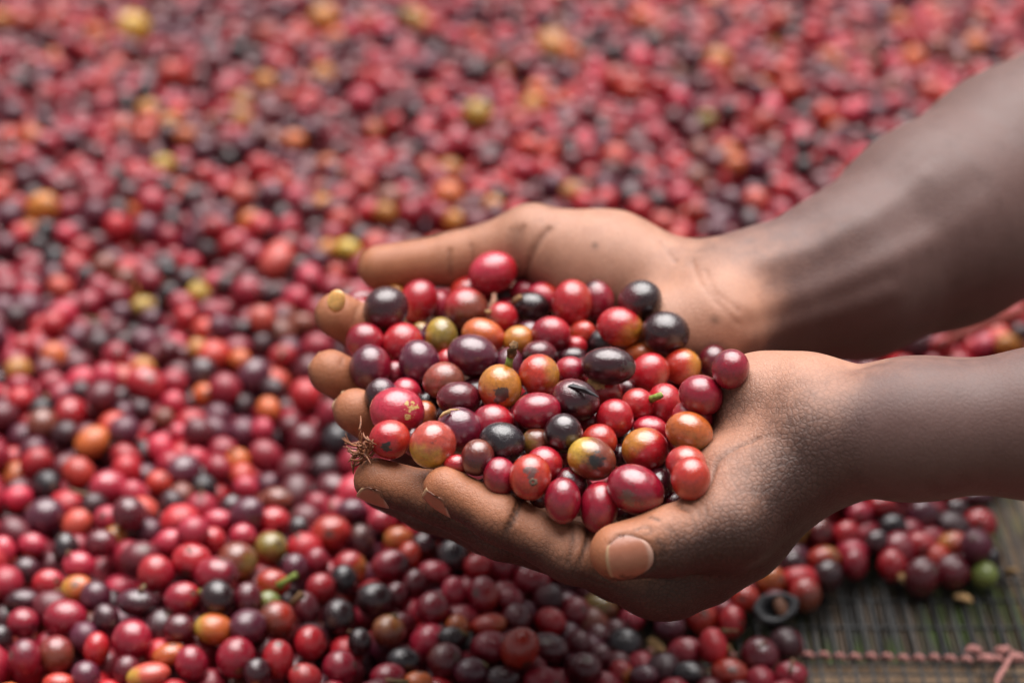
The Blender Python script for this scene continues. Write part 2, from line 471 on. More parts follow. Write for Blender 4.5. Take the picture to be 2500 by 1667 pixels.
def nail_point(nl, s, l, bv_, lift):
    """point of a fingernail on the skin: s across -1..1, l along 0..1"""
    base, ax, back, hw, ln = nl[:5]
    back = unit(back - ax * (back @ ax)); side = np.cross(ax, back)
    wf = (0.62 + 0.38 * math.sin(min(1, l / .45) * math.pi / 2)) * (1.0 if l < .7 else math.sqrt(max(.05, 1 - ((l - .7) / .42) ** 2)) )
    th = s * 1.05
    o = base + ax * (ln * (l - 0.10 * s * s * (1 if l > .6 else -1.2))) + side * (hw * wf * math.sin(th) / math.sin(1.05))
    start = o + back * 30
    d = Vector(-(back * math.cos(th * .6) + side * math.sin(th * .6) * .0))
    hit = bv_.ray_cast(Vector(start), d, 60)
    p = np.array(hit[0]) if hit[0] is not None else o
    return p + back * (lift + (nl[5] if len(nl) > 5 else 0))

def nail_ring(nl, bv_):
    pts = [(-1, 1.0), (-1, .75), (-1, .5), (-1, .25), (-.8, .02), (-.4, -.02), (0, -.03), (.4, -.02), (.8, .02), (1, .25), (1, .5), (1, .75), (1, 1.0)]
    return [nail_point(nl, s * 1.06, l, bv_, 0) for s, l in pts]

def build_nail(nl, bv_, name):
    ns, nlg = 12, 12
    v, f, al, rm = [], [], [], []
    for j in range(nlg + 1):
        l = j / nlg * 1.06
        for i in range(ns + 1):
            s = -1 + 2 * i / ns
            edge = max(abs(s), abs(2 * l - 1) if l < .5 else 0)
            v.append(nail_point(nl, s, min(l, 1.0), bv_, (.30 - .34 * edge ** 4) + (.25 if l > .9 else 0)) + nl[1] * nl[4] * max(0, l - 1.0)); al.append(l / 1.06); rm.append(max(abs(s), 1 - 2 * l if l < .5 else 0))
    v = np.array(v)
    # a smooth plate: ease the skin's unevenness out of it
    g = v.reshape(nlg + 1, ns + 1, 3)
    for _ in range(3):
        g[1:-1, 1:-1] = .5 * g[1:-1, 1:-1] + .125 * (g[2:, 1:-1] + g[:-2, 1:-1] + g[1:-1, 2:] + g[1:-1, :-2])
    v = g.reshape(-1, 3)
    n0 = len(v)
    v = np.concatenate([v, v - unit(nl[2]) * .45])
    for j in range(nlg):
        for i in range(ns):
            a = j * (ns + 1) + i
            f.append((a, a + 1, a + ns + 2, a + ns + 1)); f.append((n0 + a, n0 + a + ns + 1, n0 + a + ns + 2, n0 + a + 1))
    rim = [i for i in range(ns + 1)] + [j * (ns + 1) + ns for j in range(1, nlg + 1)] + [nlg * (ns + 1) + i for i in range(ns - 1, -1, -1)] + [j * (ns + 1) for j in range(nlg - 1, 0, -1)]
    for i in range(len(rim)):
        a, b = rim[i], rim[(i + 1) % len(rim)]
        f.append((a, n0 + a, n0 + b, b))
    me = mesh_from(name, v / 1000.0, f)
    at = me.attributes.new("along", 'FLOAT', 'POINT'); at.data.foreach_set("value", np.array(al + al, np.float32))
    at = me.attributes.new("rim", 'FLOAT', 'POINT'); at.data.foreach_set("value", np.array(rm + rm, np.float32))
    return me

def build_flesh(fl, name, h, blend=5.0):
    B = fl.b
    pts = np.array([p for b in B for p in (b[0] - max(b[2], b[3]), b[1] - max(b[2], b[3]), b[0] + max(b[2], b[3]), b[1] + max(b[2], b[3]))])
    lo, hi = pts.min(0) - 4, pts.max(0) + 4
    n = np.ceil((hi - lo) / h).astype(int) + 1
    BIG = 60.0
    axes = [lo[i] + h * np.arange(n[i]) for i in range(3)]
    def field(group, k):
        F = np.full(n, BIG, np.float32)
        for a, b, ra, rb, pal, g, w, bi in B:
            if g != group: continue
            m = max(ra, rb) + 12
            i0 = np.maximum(((np.minimum(a, b) - m - lo) / h).astype(int), 0)
            i1 = np.minimum(((np.maximum(a, b) + m - lo) / h).astype(int) + 2, n)
            X = np.stack(np.meshgrid(*[axes[i][i0[i]:i1[i]] for i in range(3)], indexing='ij'), -1)
            s = tuple(slice(i0[i], i1[i]) for i in range(3))
            F[s] = smin(F[s], seg_dist(X, a, b, ra, rb).astype(np.float32), k)
        return F
    groups = []
    for b in B:
        if b[5] not in groups: groups.append(b[5])
    palm = field('palm', 9.0)
    F = palm
    for g in groups:
        if g != 'palm':
            F = smin(F, smin(field(g, 4.0), palm, 8.0), 1.2)
    V, Q = surface_nets(F, lo, h)
    # relax the grid pattern
    ed = np.unique(np.sort(np.concatenate([Q[:, [0, 1]], Q[:, [1, 2]], Q[:, [2, 3]], Q[:, [3, 0]]]), 1), axis=0)
    deg = np.bincount(ed.ravel(), minlength=len(V))[:, None]
    for it in range(6):
        S = np.zeros_like(V)
        for c_ in range(3):
            S[:, c_] = np.bincount(ed[:, 0], V[ed[:, 1], c_], len(V)) + np.bincount(ed[:, 1], V[ed[:, 0], c_], len(V))
        V = V + (0.55 if it % 2 == 0 else -0.45) * (S / deg - V)
    # normals
    f = np.cross(V[Q[:, 2]] - V[Q[:, 0]], V[Q[:, 3]] - V[Q[:, 1]])
    Nn = np.zeros_like(V)
    for k in range(4):
        for c_ in range(3):
            Nn[:, c_] += np.bincount(Q[:, k], f[:, c_], len(V))
    Nn /= np.linalg.norm(Nn, axis=1)[:, None] + 1e-9
    # palm / back-of-hand colouring from the bones nearby
    W = np.zeros(len(V)); PW = np.zeros(len(V)); WW = np.zeros(len(V))
    for a, b, ra, rb, pal, g, w, bi in B:
        d = seg_dist(V, a, b, ra, rb)
        wt = np.exp(-np.clip(d, -3, 40) / 3.5)
        hh = np.clip(((V - a) @ (b - a)) / (float((b - a) @ (b - a)) + 1e-9), 0, 1)
        s = Nn @ pal + bi[0] + (bi[1] - bi[0]) * hh
        W += wt; PW += wt * s; WW += wt * w
    palmar = PW / W; warm = WW / W
    crease = np.zeros(len(V))
    skin_bv = BVHTree.FromPolygons(V.tolist(), Q.tolist())
    eye = Vector((0, 0, CAM_H * 1000))
    for pxs, wd, dep, stain in fl.px_lines:
        line = []
        for u, v in pxs:
            d = (Vector(at_depth(u, v, .7) * 1000) - eye).normalized()
            hit = skin_bv.ray_cast(eye, d)
            if hit[0] is not None: line.append(np.array(hit[0]))
        if len(line) > 1: fl.lines.append((line, wd, dep, stain))
    for nl in fl.nails:
        ring = nail_ring(nl, skin_bv)
        if ring is not None and len(nl) < 6:
            fl.lines.append((ring, .8, .75, .75))
    Nn0 = Nn.copy()
    for c0, ax, hw, dep, pal, reach in fl.creases:
        d = V - c0
        s = np.abs(d @ ax)
        m = np.exp(-(s / hw) ** 2) * (np.linalg.norm(d, axis=1) < reach)
        if pal is not None: m = m * np.clip((Nn @ pal) * 2 + 0.6, 0, 1)
        V = V - Nn * (m * dep)[:, None]
        crease = np.maximum(crease, m)
    for line, wd, dep, stain in fl.lines:
        dm = np.full(len(V), 1e9)
        for i in range(len(line) - 1):
            dm = np.minimum(dm, seg_dist(V, line[i], line[i + 1], 0, 0))
        m = np.exp(-(dm / wd) ** 2)
        V = V - Nn * (m * dep)[:, None]
        crease = np.maximum(crease, m * stain)
    me = fast_mesh(name, V / 1000.0, Q)
    wrk = np.clip((fl.wrist_x - V[:, 0]) / 30.0 + 0.5, 0.15, 1)
    rgba = np.stack([palmar * 0.5 + 0.5, crease, warm, wrk], 1).astype(np.float32)
    at = me.color_attributes.new("skin", 'FLOAT_COLOR', 'POINT')
    at.data.foreach_set("color", rgba.ravel())
    return me, V, Nn, skin_bv

def mm(u, v, t=None, z=None):
    return (at_depth(u, v, t) if t is not None else at_height(u, v, z)) * 1000.0

# ---- near hand: left hand, palm up, thumb towards the camera
NL = Flesh(); NL.wrist_x = 105.0
pal = unit((0.05, 0.42, 0.9))
wr = mm(2025, 1062, t=.662)
rad = unit((0, -0.9, 0.30))
NL.chain([mm(2010, 1066, t=.652), mm(2230, 1050, t=.648), mm(2560, 1035, t=.645), mm(3000, 1020, t=.645)], [19.5, 20.5, 22.5, 27], pal * 0.5, 'palm', None, [-.12, -.40, -.5, -.5])
NL.chain([mm(2010, 1030, t=.672), mm(2230, 1036, t=.668), mm(2560, 1030, t=.665), mm(3000, 1020, t=.665)], [18.0, 20, 22.5, 27], pal * 0.5, 'palm', None, [-.08, -.38, -.5, -.5])
mcp = {'index': mm(1590, 1408, t=.655), 'middle': mm(1520, 1380, t=.684), 'ring': mm(1500, 1320, t=.706), 'little': mm(1520, 1250, t=.722)}
NL.chain([wr, mm(1790, 1290, t=.66), mcp['index']], [18, 16, 11.5], pal, 'palm')
NL.chain([wr, mm(1780, 1230, t=.68), mcp['middle']], [18, 16, 11.5], pal, 'palm')
NL.chain([wr, mm(1770, 1150, t=.695), mcp['ring']], [18, 16, 11.5], pal, 'palm')
NL.chain([mm(1960, 1010, t=.68), mm(1770, 1080, t=.705), mcp['little']], [17, 16, 11], pal, 'palm')
NL.bone(mm(1648, 1425, t=.658), mm(1690, 1390, t=.66), 10.5, 13, pal)
NL.bone(mm(1945, 1000, t=.664), mm(1868, 1002, t=.668), 18.0, 18.0, pal)                       # heel of the palm
NL.bone(mm(1860, 1008, t=.672), mm(1660, 1120, t=.718), 17, 14, pal, bias=.15)
NL.bone(mm(1935, 1125, t=.652), mm(1800, 1190, t=.652), 15, 17, unit((-.5, .6, .6)))            # ball of the thumb
thd = unit((-.30, -.86, .42))
NL.chain([mm(1925, 1140, t=.650), mm(1780, 1278, t=.640), mm(1632, 1322, t=.634), mm(1510, 1347, t=.631)], [14, 14.2, 10.6, 9.2], unit((-.1, .35, .9)) * .8, 'thumb', [0.0, 0.4, 1.0], [-.12, -.10, .0, 1.0])
fi = unit((.02, .22, .95))
NL.chain([mcp['index'], mm(1397, 1350, t=.648), mm(1222, 1265, t=.648), mm(1086, 1191, t=.652)], [11, 9.3, 8.1, 7.2], fi, 'index', [0.3, 0.6, 1.0], [.05, .16, .30, .5])
NL.chain([mcp['middle'], mm(1225, 1296, t=.670), mm(1060, 1213, t=.668), mm(918, 1172, t=.668)], [11, 9.2, 8.1, 7.6], fi, 'middle', [0.3, 0.6, 1.0], [.0, .08, .25, .45])
NL.chain([mcp['ring'], mm(1190, 1290, t=.695), mm(1040, 1240, t=.700), mm(930, 1195, t=.702)], [10.5, 8.6, 7.6, 7], fi, 'ring', [0.1, 0.4, 0.9])
NL.chain([mcp['little'], mm(1260, 1240, t=.722), mm(1130, 1215, t=.726), mm(1040, 1185, t=.728)], [9.5, 7.6, 6.8, 6.2], fi, 'little', [0.1, 0.4, 0.9])

def ax_(a, b): return unit(np.asarray(b) - np.asarray(a))
NL.creases += [
    (mm(1254, 1262, t=.648), ax_(mm(1397, 1350, t=.648), mm(1222, 1265, t=.648)), .8, .55, fi, 12),
    (mm(1246, 1258, t=.648), ax_(mm(1397, 1350, t=.648), mm(1222, 1265, t=.648)), .5, .3, fi, 12),
    (mm(1405, 1352, t=.648), ax_(mm(1590, 1408, t=.655), mm(1222, 1265, t=.648)), .8, .6, fi, 13),
]
NL.px_lines += [
    ([(1733, 1182), (1741, 1157), (1749, 1131), (1775, 1105), (1808, 1087), (1850, 1070)], .75, .6, .55),
    ([(1852, 1069), (1880, 1062), (1905, 1064)], .5, .25, .3), ([(1760, 1050), (1800, 1038), (1840, 1036)], .4, .2, .25),
    ([(1658, 1230), (1666, 1240), (1682, 1246)], .7, .7, .7), ([(1686, 1228), (1700, 1240), (1710, 1262)], .6, .35, .4), ([(1704, 1222), (1722, 1238), (1728, 1262)], .6, .3, .35), ([(1672, 1238), (1690, 1258), (1694, 1280)], .6, .3, .3),
    ([(1257, 1208), (1262, 1232), (1252, 1266), (1232, 1296)], .75, .5, .5), ([(1267, 1214), (1272, 1240), (1262, 1272)], .6, .35, .35), ([(1240, 1204), (1246, 1226), (1240, 1250)], .5, .2, .25),
    ([(1394, 1278), (1399, 1310), (1394, 1345), (1386, 1372)], .8, .6, .6), ([(1410, 1286), (1414, 1312), (1408, 1340)], .5, .25, .3),
    ([(1584, 1261), (1597, 1264), (1609, 1269)], .5, .3, .9), ([(1553, 1294), (1566, 1287), (1582, 1285), (1594, 1292)], .5, .25, .8), ([(1592, 1292), (1586, 1302), (1570, 1304)], .5, .15, .6),
    ([(1606, 1322), (1618, 1330), (1622, 1346), (1612, 1360)], 1.2, .1, .8), ([(1640, 1290), (1652, 1310), (1652, 1335)], .6, .25, .3), ([(1628, 1284), (1638, 1306), (1636, 1330)], .6, .25, .3),
    ([(1480, 1395), (1540, 1418), (1600, 1420)], .5, .2, .4), ([(1400, 1400), (1460, 1420), (1520, 1440)], .6, .3, .3), ([(1440, 1390), (1500, 1425)], .5, .3, .3)]
tipx = unit(mm(1510, 1347, t=.631) - mm(1632, 1322, t=.634))
NL.nails += [(mm(1582, 1346, t=.629), tipx, unit((-.22, -.88, .36)), 7.4, 14.0),
             (mm(1118, 1226, t=.648), unit(mm(1086, 1191, t=.652) - mm(1222, 1265, t=.648)), unit((-.14, -.30, -.93)), 4.7, 11.0, .22),
             (mm(962, 1198, t=.665), unit(mm(918, 1172, t=.668) - mm(1060, 1213, t=.668)), unit((-.14, -.30, -.93)), 4.8, 11.0, .22)]
near_me, near_V, near_N, near_bv = build_flesh(NL, "near_arm", 1.0)

# ---- far hand: right hand, palm up, thumb away from the camera
NR = Flesh(); NR.wrist_x = 75.0
palr = unit((0.0, -0.45, 0.9))
NR.chain([mm(1785, 735, t=.748), mm(1858, 722, t=.752), mm(2083, 668, t=.765), mm(2287, 553, t=.785), mm(2500, 440, t=.81), mm(2850, 255, t=.85)],
         [21.5, 23.5, 31, 39, 44.5, 50], palr * 0.35, 'palm', None, [-.16, -.28, -.45, -.55, -.6, -.6])
mr = {'index': mm(1270, 720, z=.108), 'middle': mm(1245, 800, z=.097), 'ring': mm(1255, 880, z=.094), 'little': mm(1300, 950, z=.096)}
wr2 = mm(1790, 740, t=.75)
NR.chain([wr2, mm(1520, 740, z=.122), mr['index']], [18, 16, 11.5], palr, 'palm', None, [-.30, .0, .05])
NR.chain([wr2, mm(1500, 800, z=.112), mr['middle']], [18, 16, 11.5], palr, 'palm', None, [-.30, .0, .05])
NR.chain([wr2, mm(1510, 860, z=.108), mr['ring']], [18, 16, 11.5], palr, 'palm', None, [-.30, .0, .05])
NR.chain([mm(1760, 790, t=.735), mm(1540, 900, z=.110), mr['little']], [18, 16, 11], palr, 'palm')
NR.bone(mm(1745, 790, t=.738), mm(1640, 815, t=.735), 16.5, 17, palr)                          # heel
NR.chain([mm(1700, 722, t=.752), mm(1480, 660, t=.765), mm(1310, 600, t=.768)], [18, 21, 13.5], palr, 'palm', None, [-.28, .0, .05])
tp = unit((0.0, -0.8, 0.5))
NR.chain([mm(1470, 655, t=.765), mm(1296, 590, t=.768), mm(1112, 634, t=.772), mm(928, 654, t=.772)], [18, 13, 10.3, 8.8], tp, 'thumb', [0, 0.5, 1.0], [.05, .05, .1, .25])
fr = unit((.80, -.25, .55))
NR.chain([mr['index'], mm(1010, 855, z=.126), mm(895, 808, z=.143), mm(824, 770, z=.151)], [11, 9.3, 8.6, 8.6], fr, 'index', [0.1, 0.5, 1.0], [.0, .2, .5, .9])
NR.chain([mr['middle'], mm(975, 990, z=.116), mm(876, 948, z=.134), mm(808, 909, z=.143)], [11, 9.3, 8.3, 8.2], fr, 'middle', [0.1, 0.5, 1.0], [.0, .2, .5, .9])
NR.chain([mr['ring'], mm(1030, 1070, z=.110), mm(938, 1042, z=.129), mm(868, 1003, z=.139)], [10.5, 8.8, 8.1, 8.0], fr, 'ring', [0.1, 0.5, 1.0], [.0, .2, .5, .9])
NR.chain([mr['little'], mm(1110, 1110, z=.100), mm(1030, 1110, z=.106), mm(980, 1090, z=.111)], [9.5, 7.8, 7, 6.5], fr, 'little', [0.1, 0.5, 1.0])
NR.px_lines += [
    ([(837, 860), (836, 876), (831, 890)], .7, .4, .3), ([(843, 862), (842, 880)], .5, .25, .2), ([(882, 742), (868, 760), (862, 790)], .9, .4, .25),
    ([(1340, 560), (1322, 582), (1305, 610), (1292, 640), (1280, 682), (1276, 700)], 1.3, .9, .38), ([(1262, 566), (1256, 590), (1250, 620)], 2.2, .5, .35), ([(1276, 556), (1270, 585), (1266, 615), (1264, 640)], 1.5, .5, .3),
    ([(1246, 560), (1240, 590), (1238, 615)], .9, .35, .22), ([(1098, 612), (1096, 640), (1099, 672)], .9, .6, .4), ([(1150, 598), (1153, 628), (1156, 655)], .8, .45, .3),
    ([(1612, 590), (1630, 615), (1650, 640)], .8, .4, .2), ([(1690, 640), (1710, 690), (1745, 735), (1800, 790)], 1.3, .4, .08), ([(1720, 660), (1745, 715), (1800, 760)], 1.3, .35, .06),
    ([(1452, 598), (1453, 600)], 1.3, 0, .7), ([(1743, 780), (1747, 782)], 1.6, 0, .6),
    ([(1800, 768), (1900, 742), (2010, 706), (2130, 655), (2260, 590)], 5.5, -.9, 0), ([(1830, 822), (1920, 795), (2040, 760), (2170, 712)], 5.0, -.8, 0), ([(1820, 796), (1920, 766), (2040, 730), (2160, 680)], 4.0, .45, 0),
    ([(1860, 640), (1990, 600), (2120, 530), (2250, 430)], 5.0, -.8, 0), ([(1950, 690), (2080, 630), (2220, 560), (2380, 450)], 7.0, .8, 0)]
fx = lambda a, b: unit(b - a)
NR.nails += [(mm(832, 786, z=.1435), unit((-.35, -.15, .85)), unit((-.88, .15, -.45)), 5.4, 11.0, .75),
             (mm(815, 924, z=.1355), unit((-.35, -.15, .85)), unit((-.88, .10, -.45)), 5.2, 11.0, .75),
             (mm(872, 1016, z=.1320), unit((-.35, -.15, .85)), unit((-.88, .05, -.45)), 5.0, 10.5, .75)]
far_me, far_V, far_N, far_bv = build_flesh(NR, "far_arm", 1.0)
# ------------------------------------------------------------------ coffee cherries
TINT = {'red': (.41, .010, .018), 'crimson': (.265, .006, .022), 'maroon': (.105, .006, .014), 'purple': (.098, .012, .030),
        'black': (.021, .005, .007), 'blue': (.017, .010, .014), 'orange': (.50, .105, .020), 'redorange': (.45, .032, .016),
        'yellow': (.52, .32, .040), 'gold': (.50, .19, .026), 'olive': (.23, .155, .026), 'brown': (.19, .042, .022),
        'pink': (.44, .020, .048), 'green': (.19, .23, .055), 'dusk': (.042, .006, .011), 'salmon': (.48, .065, .042)}

def jitter(c, s=0.18):
    k = 1 + rng.uniform(-s, s)
    return tuple(float(max(0.004, x * k * (1 + rng.uniform(-s, s) * 0.4))) for x in c)

def ico(sub):
    bm = bmesh.new(); bmesh.ops.create_icosphere(bm, subdivisions=sub, radius=1.0)
    v = np.array([w.co[:] for w in bm.verts]); f = np.array([[w.index for w in fc.verts] for fc in bm.faces]); bm.free()
    return v, f
def uvball(nu, nv):
    v = [(0, 0, 1.0)]; f = []
    for j in range(1, nv):
        th = math.pi * j / nv
        for i in range(nu):
            ph = 2 * math.pi * i / nu
            v.append((math.sin(th) * math.cos(ph), math.sin(th) * math.sin(ph), math.cos(th)))
    v.append((0, 0, -1.0)); last = len(v) - 1
    for i in range(nu):
        i2 = (i + 1) % nu
        f.append((0, 1 + i, 1 + i2)); f.append((last, 1 + (nv - 2) * nu + i2, 1 + (nv - 2) * nu + i))
        for j in range(nv - 2):
            f.append((1 + j * nu + i, 1 + (j + 1) * nu + i, 1 + (j + 1) * nu + i2, 1 + j * nu + i2))
    return np.array(v), f

def lumpy(v, r, amt):
    """low waves and a flat or two, as real fruit has"""
    d = np.zeros(len(v))
    for _ in range(4):
        k = unit(r.normal(size=3)); d += amt * r.uniform(-1, 1) * np.cos((v @ k) * r.uniform(1.2, 2.6) + r.uniform(0, 6))
    for _ in range(2):
        k = unit(r.normal(size=3)); d -= amt * 1.3 * np.clip((v @ k) - 0.72, 0, 1) * 2.2
    return v * (1 + d)[:, None]

HI_V, HI_F = uvball(28, 18)
MD_V, MD_F = ico(3)
LO_V, LO_F = ico(2)
XL_V, XL_F = ico(1)

def add_unit(me, v):
    at = me.attributes.new("unit", 'FLOAT_VECTOR', 'POINT')
    at.data.foreach_set("vector", np.ascontiguousarray(v, np.float32).ravel())

def cherry_props(o, a, b=None, tdir=(0, 0, 0), stain=0.0, gloss=0.5, spot=None, pole=None):
    o["tint_a"] = [float(x) for x in a]; o["tint_b"] = [float(x) for x in (b or a)]
    o["tint_dir"] = [float(x) for x in tdir]
    o["pole"] = [float(x) for x in (pole if pole is not None else unit(rng.normal(size=3)))]
    o["seed"] = float(rng.uniform(0, 40)); o["stain"] = float(stain); o["gloss"] = float(gloss)
    sp, sr, sc = spot if spot else ((9.0, 9.0, 9.0), -2.0, (0, 0, 0))
    o["spot_at"] = [float(x) for x in sp]; o["spot_size"] = float(sr); o["spot_tint"] = [float(x) for x in sc]

def scar_mesh(name, r):
    """little calyx scar: a raised, ragged ring round a pit"""
    prof = [(0.0, -0.10), (0.28, -0.06), (0.42, 0.10), (0.62, 0.16), (0.85, 0.07), (1.08, -0.10)]
    v, f, n = [], [], 14
    for j, (a, h) in enumerate(prof):
        for i in range(n):
            th = 2 * math.pi * i / n
            k = 1 + (rng.uniform(-.16, .16) if j > 1 else 0)
            v.append((a * r * k * math.cos(th), a * r * k * math.sin(th), (h + rng.uniform(-.05, .05)) * r - 0.10 * r * a * a))
    for j in range(len(prof) - 1):
        for i in range(n):
            i2 = (i + 1) % n
            f.append((j * n + i, (j + 1) * n + i, (j + 1) * n + i2, j * n + i2))
    return mesh_from(name, v, f)

def resolve(P, R, Dv, fixed_order, it=60, k=0.93):
    """slide fruit along the line of sight until they no longer run into each other"""
    P = P.copy()
    for _ in range(it):
        moved = 0
        d = P[:, None] - P[None]
        dist = np.sqrt((d * d).sum(-1)) + np.eye(len(P))
        need = k * (R[:, None] + R[None]) - dist
        I, J = np.where(np.triu(need > 2e-4, 1))
        if len(I) == 0: break
        for i, j in zip(I, J):
            s = 1.0 if fixed_order[i] < fixed_order[j] else -1.0     # lower order = nearer the lens
            step = min(need[i, j] * 0.25, 0.0012)
            P[i] -= Dv[i] * step * s; P[j] += Dv[j] * step * s
    return P

